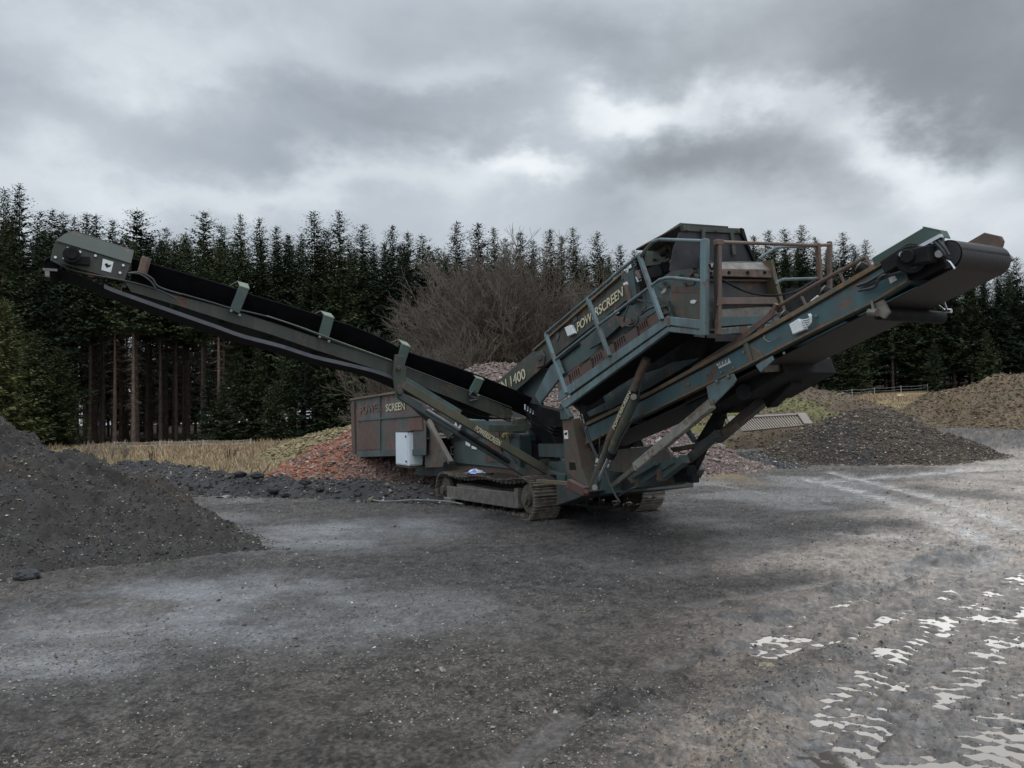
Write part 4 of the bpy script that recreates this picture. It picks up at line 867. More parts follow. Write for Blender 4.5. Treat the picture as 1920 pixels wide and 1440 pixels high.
#@@SITE
# ================================================================== the site
def W2(px): return [tuple(PG(*p)[:2]) for p in px]
RUTS = [  # pixel polylines on the ground: (points, half width m, depth m)
    (W2([(1610, 1440), (1665, 1310), (1700, 1220), (1760, 1130), (1835, 1060), (1865, 1030), (1800, 985), (1700, 948), (1610, 920), (1520, 898)]), .28, .036),
    (W2([(1760, 1440), (1800, 1330), (1850, 1220), (1915, 1120), (1990, 1040)]), .30, .034),
    (W2([(1500, 1440), (1570, 1330), (1640, 1240), (1740, 1160), (1900, 1080)]), .18, .032),
    (W2([(1960, 1010), (1850, 965), (1740, 930), (1640, 905), (1560, 886)]), .22, .040),
    (W2([(1540, 903), (1660, 893), (1800, 882), (1960, 878)]), .45, .030),
    (W2([(1440, 1165), (1560, 1135), (1660, 1095), (1730, 1060)]), .20, .036),
    (W2([(1390, 1210), (1500, 1165), (1590, 1150)]), .14, .036),
    (W2([(930, 1440), (1000, 1400), (1060, 1350), (1110, 1320)]), .07, .030),
    (W2([(1330, 905), (1450, 925), (1560, 940)]), .12, .02),
    (W2([(1580, 1000), (1730, 1012), (1860, 1050)]), .14, .034), (W2([(1250, 1245), (1400, 1218), (1530, 1182)]), .10, .034), (W2([(1430, 1228), (1580, 1192), (1700, 1130)]), .12, .036),
    (W2([(1850, 1440), (1960, 1300)]), .14, .036), (W2([(1300, 1130), (1450, 1110), (1600, 1082)]), .09, .034), (W2([(1560, 1440), (1600, 1380), (1640, 1330)]), .10, .036),
]
RIDGES = [(W2([(1700, 1062), (1780, 1050), (1850, 1030)]), .16, .07), (W2([(1415, 1320), (1455, 1295), (1510, 1275)]), .13, .035), (W2([(1560, 1240), (1600, 1225)]), .10, .03), (W2([(1250, 1010), (1340, 1000), (1440, 990)]), .4, .03), (W2([(1300, 1180), (1380, 1160), (1480, 1150)]), .10, .03), (W2([(1560, 1110), (1640, 1100), (1700, 1100)]), .12, .04), (W2([(1100, 1330), (1180, 1310), (1260, 1300)]), .08, .022)]
def ground_fields(X, Y):
    base = terrain(X, Y)
    mudx = sm(X + .22 * (Y - 5) * 0 + fbm(X * .5, Y * .5, 3, 5) * 1.0 - (.9 - .0 * Y), -.9, 1.5)
    # muddy zone: to the right of the machine front, close ground
    ang = np.arctan2(X, np.maximum(Y, .1)); px_ = 960 + 1443 * X / np.maximum(Y, .3)
    mud = sm(px_ + fbm(X * .8, Y * .8, 3, 9) * 260 + np.clip(6 - Y, -8, 6) * 55, 1180, 1560) * (1 - sm(Y, 22, 30))
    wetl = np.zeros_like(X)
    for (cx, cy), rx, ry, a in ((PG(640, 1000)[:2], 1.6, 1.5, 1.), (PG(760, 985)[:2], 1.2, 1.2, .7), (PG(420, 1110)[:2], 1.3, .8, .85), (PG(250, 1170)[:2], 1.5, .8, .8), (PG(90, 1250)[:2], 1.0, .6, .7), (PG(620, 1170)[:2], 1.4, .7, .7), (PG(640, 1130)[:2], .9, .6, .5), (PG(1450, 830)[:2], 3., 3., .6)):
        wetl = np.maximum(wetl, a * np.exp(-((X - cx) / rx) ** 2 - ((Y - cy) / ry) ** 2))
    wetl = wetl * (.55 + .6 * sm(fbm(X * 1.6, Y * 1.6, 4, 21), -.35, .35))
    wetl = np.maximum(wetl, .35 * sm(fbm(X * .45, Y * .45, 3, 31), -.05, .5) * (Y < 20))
    near = 1 - sm(Y, 18, 40)
    h = fbm(X * .35, Y * .35, 3, 1) * .03 * (1 - .75 * mud)
    rough = .019 * (1 - .75 * np.clip(wetl, 0, 1)) + .020 * mud
    h = h + fbm(X * 3.1, Y * 3.1, 4, 2, .6) * rough + fbm(X * 13, Y * 13, 3, 3, .6) * rough * .55 + np.maximum(fbm(X * 40, Y * 40, 2, 4), 0) * .006
    # churned streaks running across the picture
    h = h + mud * (.030 * fbm(X * 1.3, Y * 4.2 + X * .8, 4, 14, .6) + .014)
    h = h + .013 * fbm(X * 1.2 + Y * .5, Y * 7 - X * 1.1, 2, 15) * (1 - mud)
    rut = np.zeros_like(X)
    for pts, hw, dep in RUTS:
        d, al = segdist(X, Y, pts); d = d + fbm(X * 1.6, Y * 1.6, 2, 41) * .10
        k = np.exp(-(d / hw) ** 2 * 1.2); rut = np.maximum(rut, k * min(1, dep / .035) * np.where(Y > 8, .8 + .2 * np.sin(al * 2 * math.pi / .30 + d * 9), 1))
        lug = .5 + .5 * np.sin(al * 2 * math.pi / .16 + d * 12)
        k = np.clip(k * 1.25, 0, 1); lug2 = np.sin((al + .5 * np.abs(d)) * 2 * math.pi / .125)
        tgt = -.0358 + .0105 * lug2 + .022 * fbm(X * 4.5, Y * 6.5, 3, 46, .6) + .014 * fbm(X * 15, Y * 24, 2, 47)
        h = h * (1 - k) + tgt * k + .022 * np.exp(-((d - hw * 1.7) / (hw * .5)) ** 2) * (.5 + fbm(X * 4, Y * 4, 2, 44)) 
    h = h + mud * (1 - rut) * (.018 * fbm(X * 8, Y * 16, 3, 48) + .004)
    h = h * near + (1 - near) * fbm(X * .2, Y * .2, 3, 7) * .12
    h = np.where((mud < .45) | (Y > 8.2), np.maximum(h, -.030), h)
    for pts, hw, hh_ in RIDGES:
        d, al = segdist(X, Y, pts); k = np.exp(-((d + fbm(X * 2, Y * 2, 2, 49) * .12) / hw) ** 2); h = h + hh_ * k * (1 + fbm(X * 6, Y * 6, 3, 50)); rut = rut * (1 - k)
    rut = np.maximum(rut, .95 * np.exp(-np.maximum(h + .034, 0) / .006) * (mud > .3) * (Y < 10))
    return base + h, mud, np.clip(wetl, 0, 1), rut
def gcolor(X, Y, mud, wet, rut):
    n1 = fbm(X * .8, Y * .8, 4, 51)[:, None]; n2 = fbm(X * 9, Y * 9, 3, 52)[:, None]; n3 = fbm(X * 45, Y * 45, 2, 53)[:, None]
    dark = np.array([.132, .117, .105]); brown = np.array([.225, .158, .108]); sand = np.array([.30, .24, .185]); black = np.array([.062, .060, .062])
    c = dark * (1 + .25 * n1) * np.ones((len(X), 3)); warm = np.clip(sm(n1, -.1, .6) * .5 + .55 * (np.exp(-((X - .8) / 2.6) ** 2 - ((Y - 4.6) / 2.2) ** 2))[:, None], 0, 1)
    c = c * (1 - warm) + np.array([.19, .15, .118]) * warm
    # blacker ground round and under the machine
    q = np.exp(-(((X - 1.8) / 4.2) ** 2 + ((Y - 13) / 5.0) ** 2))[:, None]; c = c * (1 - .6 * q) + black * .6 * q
    m = mud[:, None]; c = c * (1 - m) + brown * (1 + .3 * n1) * m
    sp = sm(fbm(X * .55, Y * .9, 4, 55), .18, .5)[:, None] * m * (Y > 8)[:, None]; c = c * (1 - .6 * sp) + sand * .6 * sp
    wd_ = (rut * (1 - sm(Y, 8, 10)))[:, None] * .75; c = c * (1 - wd_) + np.array([.075, .056, .042]) * wd_
    fr = (rut ** 1.7 * sm(Y, 7.5, 9))[:, None] * .95 * sm(fbm(X * 2.5, Y * 5, 3, 66), -.45, .1)[:, None]; c = c * (1 - fr) + np.array([.46, .44, .42]) * fr  # sky glare of the far wet ruts painted in as pale colour
    for pts, hw, hh_ in RIDGES:
        d, al = segdist(X, Y, pts); k = (np.exp(-((d + fbm(X * 3, Y * 3, 3, 49) * .2) / hw / 1.3) ** 2))[:, None] * .8; c = c * (1 - k) + np.array([.05, .045, .04]) * k
    cl = sm(fbm(X * 6, Y * 6, 4, 57), .15, .45)[:, None]; c = c * (1 - .55 * cl) + np.array([.06, .05, .043]) * .55 * cl
    c = c * (1 + .5 * n2 + .7 * n3); wl = (np.clip(wet - .15, 0, 1) * .75)[:, None] * (1 - m); c = c * (1 - wl) + np.array([.33, .335, .35]) * (1 + .2 * n2 + .3 * n3) * wl  # pale silt tone with the sky sheen of wet patches painted in
    gr = (sm(Y + fbm(X * .15, Y * .15, 3, 60) * 4 + np.where(X < -2, 0, 9), 25, 29) * (X < 6))[:, None]
    gr2 = (sm(Y + fbm(X * .15, Y * .15, 3, 61) * 5, 46, 52) * (X >= 6))[:, None]
    g = np.maximum(gr, gr2); n4 = fbm(X * .35, Y * .35, 4, 62)[:, None]
    grass = np.array([.35, .26, .15]) * (1 + .25 * n4) + np.array([-.05, .0, -.02]) * sm(n4, .1, .6)
    ff = sm(Y, 62, 70)[:, None] * (X < 8)[:, None] + sm(Y, 96, 102)[:, None] * (X >= 8)[:, None]
    c = c * (1 - g) + grass * g; c = c * (1 - ff) + np.array([.045, .036, .026]) * ff
    return np.clip(c, .005, 1), g[:, 0]
# one sheet: fine fan in front of the camera, coarse all round, out to the horizon
th = np.r_[np.linspace(-math.pi, -.80, 60)[:-1], np.linspace(-.80, .80, 1150), np.linspace(.80, math.pi, 60)[1:]]
rows = np.r_[.4, .8, 1.2, 1.8, CH * F / np.arange(640, 24, -1.5), np.geomspace(105, 1500, 24)]
RR_, TT_ = np.meshgrid(rows, th, indexing='ij'); GX = (RR_ * np.sin(TT_)).ravel(); GY = (RR_ * np.cos(TT_)).ravel()
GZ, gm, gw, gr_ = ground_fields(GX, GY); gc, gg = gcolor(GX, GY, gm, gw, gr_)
nr, nt_ = RR_.shape
ii = (np.arange(nr - 1)[:, None] * nt_ + np.arange(nt_ - 1)[None, :]).ravel(); gf = np.c_[ii, ii + nt_, ii + nt_ + 1, ii + 1]
def attr(t, name):
    a = t.nodes.new('ShaderNodeAttribute'); a.attribute_name = name; return a
gmat, t, b = mat('ground_gravel_and_mud')
ca = attr(t, 'Col').outputs['Color']; wa = attr(t, 'wet').outputs['Fac']; ma = attr(t, 'mud').outputs['Fac']; ra = attr(t, 'rut').outputs['Fac']; ga = attr(t, 'grass').outputs['Fac']
nf = noise(t, 34, 6, .85); nv_ = noise(t, 9, 5, .7)
t.links.new(mixc(t, ramp(t, nf, .38, .60), mixc(t, .65, ca, (.022, .020, .019)), ca), b.inputs['Base Color'])
wetall = math_node(t, 'MAXIMUM', wa, math_node(t, 'ADD', math_node(t, 'MULTIPLY', ma, .9), math_node(t, 'MULTIPLY', ra, .75), True))
wet2 = math_node(t, 'MULTIPLY', wetall, ramp(t, nv_, .25, .6))
r_ = math_node(t, 'SUBTRACT', .78, math_node(t, 'MULTIPLY', wet2, .56)); r_ = math_node(t, 'ADD', r_, math_node(t, 'MULTIPLY', ga, .3), True)
t.links.new(r_, b.inputs['Roughness']); b.inputs['Specular IOR Level'].default_value = .5
t.links.new(math_node(t, 'MULTIPLY', math_node(t, 'SUBTRACT', 1.0, ga), math_node(t, 'ADD', .22, math_node(t, 'MULTIPLY', wetall, 1.15))), b.inputs['Specular IOR Level'])
bn = t.nodes.new('ShaderNodeBump'); bn.inputs['Distance'].default_value = .045; t.links.new(nf, bn.inputs['Height'])
t.links.new(math_node(t, 'SUBTRACT', .8, math_node(t, 'MULTIPLY', wet2, .5)), bn.inputs['Strength']); t.links.new(bn.outputs[0], b.inputs['Normal'])
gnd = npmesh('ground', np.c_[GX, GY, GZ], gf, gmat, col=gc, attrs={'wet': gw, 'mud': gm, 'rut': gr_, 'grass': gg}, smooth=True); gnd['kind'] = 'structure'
# standing water filling the lowest parts of the ruts
wm, t, b = mat('puddle_water'); b.inputs['Base Color'].default_value = (.10, .085, .07, 1); b.inputs['Roughness'].default_value = .05; b.inputs['IOR'].default_value = 1.33; b.inputs['Specular IOR Level'].default_value = 1.0
b.inputs['Coat Weight'].default_value = .55; b.inputs['Coat IOR'].default_value = 1.7; b.inputs['Coat Roughness'].default_value = .04
wz = noise(t, 6, 2, .5); bump(t, b, wz, .12, .01)
wp = [(-1.5, .6), (9, .6), (12, 12), (-1.5, 12)]
MBw = MB(); MBw.prism([(x, y, -.036) for x, y in wp], (0, 0, -.002)); wt = MBw.build('puddle_water', wm); wt['kind'] = 'structure'

# ---------------------------------------------------------------- pebbles
def pebbles(P_, R_, flat=.65):
    """one low polygon stone (octahedron pushed about) per point"""
    base = np.array([[1, 0, 0], [0, 1, 0], [-1, 0, 0], [0, -1, 0], [0, 0, 1], [0, 0, -1]], float); fc = np.array([[0, 1, 4], [1, 2, 4], [2, 3, 4], [3, 0, 4], [1, 0, 5], [2, 1, 5], [3, 2, 5], [0, 3, 5]])
    n = len(P_); B = base[None] * (R_[:, None, None] * rng.uniform(.6, 1.35, (n, 6, 1))); B[:, :, 2] *= flat; B += rng.normal(0, .22, (n, 6, 3)) * R_[:, None, None]
    a = rng.uniform(0, 6.28, n); c, s = np.cos(a)[:, None], np.sin(a)[:, None]; x = B[:, :, 0] * c - B[:, :, 1] * s; y = B[:, :, 0] * s + B[:, :, 1] * c; B[:, :, 0] = x; B[:, :, 1] = y
    V = (B + P_[:, None, :]).reshape(-1, 3); Fc = (fc[None] + 6 * np.arange(n)[:, None, None]).reshape(-1, 3); return V, Fc
def colmat(name, rough=.8, spec=.4, bs=40, bst=.4):
    m, t, b = mat(name); ca = attr(t, 'Col').outputs['Color']; nf = noise(t, bs, 4, .7)
    t.links.new(mixc(t, ramp(t, nf, .3, .7), mixc(t, .45, ca, (.02, .018, .017)), ca), b.inputs['Base Color']); b.inputs['Roughness'].default_value = rough; b.inputs['Specular IOR Level'].default_value = spec
    bump(t, b, nf, bst, .02); return m
STONEM = colmat('stone_colours'); HEAPM = colmat('heap_soil', .85, .3, 28, .7)
def palette(n, cols, w, var=.25):
    c = np.array(cols)[rng.choice(len(cols), n, p=np.array(w) / sum(w))]; return c * rng.uniform(1 - var, 1 + var, (n, 1))
def gsample(n, lo=800, hi=1440):
    y = rng.uniform(lo, hi, n); x = rng.uniform(-60, 1980, n); hor = 780 - (x - 960) * .021
    d = CH * F / np.maximum(y - hor, 18); X = d * (x - 960) / F; Y = d; return X, Y
X, Y = gsample(62000, 830, 1450); ok = (Y < 45); X, Y = X[ok], Y[ok]
Zg, m_, w__, r__ = ground_fields(X, Y); keep = ((r__ < .3) | (rng.random(len(X)) < .3)) & (fbm(X * .9, Y * .9, 4, 140) + rng.normal(0, .22, len(X)) > -.05); X, Y, Zg, m_ = X[keep], Y[keep], Zg[keep], m_[keep]
R_ = rng.lognormal(math.log(.0026), .5, len(X)) * (1 + .12 * Y); pv, pf = pebbles(np.c_[X, Y, Zg + R_ * .25], np.clip(R_, .0018, .035))
pc_ = palette(len(X), [(.085, .083, .08), (.16, .15, .135), (.34, .31, .26), (.52, .50, .45), (.30, .22, .11)], [24, 34, 16, 5, 5]); pc_ = np.repeat(pc_, 6, 0)
g = npmesh('gravel', pv, pf, STONEM, col=pc_); tag(g, 'loose small stones scattered over the dark yard surface', 'gravel', kind='stuff')

# ---------------------------------------------------------------- heaps
def heap(name, ridge, k, label, cat, cols, w, res=.06, ext=None, amp=.12, chunk=None, basec=(.05, .05, .05), fs=1.2, spots=None, cam=True, ground=True, seed=0):
    """ridge: [(x,y,height above ground)], flanks fall by k from it"""
    R3 = np.array(ridge, float); mx_ = R3[:, 2].max() / k + .8
    x0, x1, y0, y1 = ext or (R3[:, 0].min() - mx_, R3[:, 0].max() + mx_, R3[:, 1].min() - mx_, R3[:, 1].max() + mx_)
    xs = np.arange(x0, x1, res); ys = np.arange(y0, y1, res); XX, YY = np.meshgrid(xs, ys, indexing='ij'); sh = XX.shape; XX = XX.ravel(); YY = YY.ravel()
    def hh(XX, YY):
        H = np.full(XX.shape, -9.)
        wx = XX + fbm(XX * .5, YY * .5, 3, 70 + seed) * .5; wy = YY + fbm(XX * .5, YY * .5, 3, 75 + seed) * .5
        for a, b in (zip(R3[:-1], R3[1:]) if len(R3) > 1 else [(R3[0], R3[0] + [.01, 0, 0])]):
            dx, dy = b[0] - a[0], b[1] - a[1]; t = np.clip(((wx - a[0]) * dx + (wy - a[1]) * dy) / (dx * dx + dy * dy), 0, 1)
            d = np.hypot(wx - a[0] - t * dx, wy - a[1] - t * dy); z = a[2] + t * (b[2] - a[2]); z = z - k * (np.sqrt(d * d + .09) - .3)
            H = np.maximum(H, z)
        lo = sm(H, -.1, .5)
        foot = np.where(H < .25, H * 1.0, H)
        H = foot + lo * (fbm(XX * fs, YY * fs, 4, 80 + seed, .55) * amp + fbm(XX * 9, YY * 9, 3, 85 + seed) * amp * .30) + fbm(XX * 22, YY * 22, 2, 88) * .012
        return H
    H = hh(XX, YY); zt = terrain(XX, YY); Zv = zt + np.maximum(H, -.15)
    V = np.c_[XX, YY, Zv]; idx = np.arange(len(XX)).reshape(sh); Fq = np.c_[idx[:-1, :-1].ravel(), idx[1:, :-1].ravel(), idx[1:, 1:].ravel(), idx[:-1, 1:].ravel()]
    Fq = Fq[(H[Fq].max(1) > -.06)]
    used = np.unique(Fq); mp_ = np.full(len(V), -1); mp_[used] = np.arange(len(used)); V2 = V[used]; Fq = mp_[Fq]; XX2, YY2 = XX[used], YY[used]
    n1 = fbm(XX2 * .9, YY2 * .9, 4, 90 + seed)[:, None]; n2 = fbm(XX2 * 14, YY2 * 14, 3, 92)[:, None]
    c = np.array(basec) * (1 + .3 * n1 + .45 * n2)
    if spots is not None: s = sm(fbm(XX2 * spots[1], YY2 * spots[1], 4, 95 + seed), spots[2], spots[2] + .3)[:, None]; c = c * (1 - s) + np.array(spots[0]) * (1 + .3 * n2) * s
    tri = np.r_[Fq[:, [0, 1, 2]], Fq[:, [0, 2, 3]]]; allv, allf, allc = [V2], [tri], [np.clip(c, .004, 1)]
    if chunk:
        n, rr = chunk; cx = rng.uniform(x0, x1, n * 3); cy = rng.uniform(y0, y1, n * 3); ch = hh(cx, cy); ok = ch > -.12
        if cam: ok &= (cy < R3[:, 1].max() + 1.5)
        cx, cy, ch = cx[ok][:n], cy[ok][:n], np.maximum(ch[ok][:n], .0); rad = np.clip(rng.lognormal(math.log(rr), .45, len(cx)), rr * .4, rr * 3.2)
        pv, pf = pebbles(np.c_[cx, cy, terrain(cx, cy) + ch + rad * .2], rad, .7); allf.append(pf + len(V2)); allv.append(pv); allc.append(np.repeat(palette(len(cx), cols, w), 6, 0))
    AV, AC = np.concatenate(allv), np.concatenate(allc)
    if name.startswith('brick'):
        k_ = (sm(AV[:, 0], -5.5, -2.5) * .75)[:, None]; lum = AC.mean(1, keepdims=True); AC = AC * (1 - k_) + lum * np.array([1.12, .95, .86]) * k_
    c0 = np.array([R3[:, 0].mean(), R3[:, 1].mean(), float(terrain(R3[:, 0].mean(), R3[:, 1].mean()))])
    o = npmesh(name, AV, np.concatenate(allf), HEAPM, loc=c0, col=AC)
    o.data.polygons.foreach_set('use_smooth', np.arange(len(o.data.polygons)) < len(tri)); tag(o, label, cat); return o
BLK = ([(.048, .044, .042), (.095, .085, .075), (.26, .22, .13), (.45, .42, .36)], [44, 30, 14, 6])
heap('gravel_heap', [(-3.35, 10.45, .06), (-5.3, 10.9, .78), (-7.3, 11.2, 1.55), (-9.5, 11.8, 2.5)], .62, 'big black gravel heap rising out of the left edge of the picture', 'heap', *BLK, res=.045,
     ext=(-11.5, -2.4, 6.2, 15), amp=.36, chunk=(40000, .0085), basec=(.056, .049, .044), fs=1.15, spots=((.074, .058, .046), .5, .05), seed=1)
bp = [PG(x, y) for x, y in ((215, 905), (300, 912), (400, 925), (520, 930), (640, 930), (740, 938), (800, 942))]
heap('gravel_bank', [(p[0], p[1] + .8, z) for p, z in zip(bp, (.55, .52, .42, .34, .30, .30, .2))], .42, 'low black bank of loose gravel and lumps between the yard and the dry grass', 'gravel bank', *BLK, res=.06, amp=.16, chunk=(6000, .028), basec=(.046, .043, .042), fs=2.2, seed=2)
bp = [PD(935, 672, 25), PD(1080, 690, 26)]
heap('brick_rubble_heap', [(bp[0][0] - .3, 25, 3.45), (bp[0][0] + 1.6, 25.5, 3.35), (4.2, 27, 1.7)], .53, 'large heap of crushed orange-red brick rubble behind the machine', 'rubble heap', [(.42, .15, .08), (.32, .155, .105), (.34, .26, .215), (.17, .115, .09), (.46, .38, .31)], [36, 28, 18, 14, 5],
     res=.09, amp=.16, chunk=(60000, .032), basec=(.26, .12, .08), spots=((.22, .15, .125), .6, .15), seed=3)
gp = PG(1650, 872)
gp = gp + np.array([.85, 0, 0])
heap('gravel_heap', [(gp[0] - .8, gp[1] + 2.9, 1.35), (gp[0] + .3, gp[1] + 3.2, 1.62), (gp[0] + 1.5, gp[1] + 3.3, 1.35), (gp[0] + 2.3, gp[1] + 3.5, .8)], .55, 'dark rounded heap of soil and gravel in front of the brown earth bank', 'heap',
     [(.085, .068, .055), (.165, .122, .09), (.30, .235, .15), (.46, .41, .34)], [42, 36, 9, 3], res=.06, amp=.17, chunk=(26000, .022), basec=(.082, .060, .045), spots=((.048, .042, .040), .7, .1), seed=4)
def ridge_px(pts, depth): return [(PD(x, y, d)[0], d, PD(x, y, d)[2] - float(terrain(PD(x, y, d)[0], d))) for (x, y), d in zip(pts, depth)]
heap('earth_bank', ridge_px([(1735, 752), (1785, 728), (1840, 712), (1900, 700), (2040, 690)], [40, 40, 39, 38, 38]), .42, 'high bank of brown earth at the right edge with pale stones at its foot', 'earth bank',
     [(.20, .14, .085), (.13, .09, .06), (.40, .34, .24)], [55, 45, 4], res=.13, amp=.40, chunk=(22000, .033), basec=(.165, .112, .064), fs=.9, spots=((.17, .13, .07), .5, .1), seed=5)
heap('earth_bank', ridge_px([(1330, 735), (1420, 722), (1480, 724), (1545, 757), (1610, 782)], [38, 38, 39, 40, 41]), .36, 'low mound of brown earth with grass tufts behind the rusty grate', 'earth bank',
     [(.20, .15, .09), (.13, .095, .065), (.26, .25, .10)], [50, 45, 20], res=.13, amp=.35, chunk=(16000, .035), basec=(.15, .105, .068), fs=.8, spots=((.17, .16, .055), .35, .0), seed=6)
heap('grassy_mound', ridge_px([(545, 834), (600, 808), (660, 792), (760, 798)], [34, 34, 34, 35]), .45, 'yellow-brown grassy mound of earth behind the brick rubble', 'mound',
     [(.36, .275, .155), (.24, .195, .10)], [50, 45], res=.13, amp=.25, chunk=(5000, .06), basec=(.25, .20, .095), fs=.8, seed=7)
heap('gravel_bank', [(PG(1340, 868)[0], PG(1340, 868)[1], .22), (PG(1400, 862)[0], PG(1400, 862)[1], .28), (PG(1470, 872)[0], PG(1470, 872)[1], .12)], .35, 'small black gravel ridge beside the dark heap, right of the machine legs', 'gravel bank', *BLK, res=.06, amp=.1, chunk=(2500, .02), basec=(.05, .05, .053), seed=8)

# ---------------------------------------------------------------- lumps and single stones
def lump(px, py, r, col, name, label, cat, group=None, flat=.7, dep=None):
    p = PG(px, py) if dep is None else PD(px, py, dep); import bmesh
    bm = bmesh.new(); bmesh.ops.create_icosphere(bm, subdivisions=3, radius=1)
    for vv in bm.verts:
        q = vv.co * 1.3; s = 1 + .45 * float(fbm(np.array([q.x + px]), np.array([q.y + q.z * .7 + py]), 3, 5)[0]) + .15 * float(fbm(np.array([q.x * 4 + px]), np.array([q.z * 4 + q.y * 3]), 2, 9)[0])
        vv.co = Vector((vv.co.x * s * r * 1.25, vv.co.y * s * r, vv.co.z * s * r * flat))
    me = bpy.data.meshes.new(name); bm.to_mesh(me); bm.free(); me.materials.append(plain(name + '_surface', col, .85, 0, .4, 30, .6))
    o = obj(name, me, (p[0], p[1], p[2] + r * flat * .45)); tag(o, label, cat, group)
random.seed(3)
for (x, y, r) in ((512, 921, .13), (535, 929, .10), (572, 905, .14), (484, 893, .14), (600, 918, .09), (655, 917, .12), (687, 925, .16), (740, 922, .15), (770, 935, .13), (712, 935, .10), (450, 890, .12), (625, 925, .10)):
    lump(x, y + 2, r * .85, (.026, .025, .026), 'asphalt_lump', 'black lump of broken asphalt on the low gravel bank left of the machine', 'asphalt lump', 'asphalt lumps along the bank', dep=PG(x, 934)[1] + (934 - y) * .022)
lump(50, 1085, .10, (.04, .04, .042), 'stone', 'dark flat stone at the foot of the big left heap', 'stone')
lump(1690, 790, .34, (.42, .33, .18), 'boulder', 'yellowish boulder at the foot of the brown earth bank', 'boulder')
lump(1768, 795, .36, (.45, .40, .30), 'boulder', 'pale whitish boulder right of the yellowish one below the earth bank', 'boulder')
lump(1501, 768, .22, (.46, .42, .32), 'stone', 'pale round stone on the mound above the rusty grate', 'stone')
lump(1438, 1392 - 144, .055, (.20, .165, .10), 'stone', 'flat sandy stone lying in the mud near the right foreground', 'stone', flat=.25)
lump(1800, 830, .16, (.30, .25, .16), 'stone', 'light brown stone on the right flank of the dark heap', 'stone')
lump(1635, 832, .18, (.03, .028, .028), 'stone', 'blackish slab sticking out of the dark heap front', 'stone', flat=1.4)

# ---------------------------------------------------------------- trees
def leafmat(name, c0, c1):
    m, t, b = mat(name); oi = t.nodes.new('ShaderNodeObjectInfo').outputs['Random']; n = noise(t, .55, 4, .6); n2 = noise(t, 4, 2, .5)
    f = math_node(t, 'ADD', math_node(t, 'MULTIPLY', n, .7), math_node(t, 'MULTIPLY', oi, .45)); f = math_node(t, 'ADD', f, math_node(t, 'MULTIPLY', n2, .2))
    t.links.new(mixc(t, ramp(t, f, .4, .95), c0, c1), b.inputs['Base Color']); b.inputs['Roughness'].default_value = .75; b.inputs['Specular IOR Level'].default_value = .2
    return m
NEEDLE = leafmat('spruce_needles', (.022, .036, .019), (.066, .084, .038)); NEEDLEY = leafmat('yellowish_spruce_needles', (.048, .062, .024), (.115, .12, .045))
BARK = plain('spruce_bark', (.075, .054, .042), .9, 0, .4, 3); BARKL = plain('pale_bark', (.15, .10, .075), .9, 0, .35, 3); TWIG = plain('dead_twigs', (.055, .045, .036), .9, 0, .3, 3)
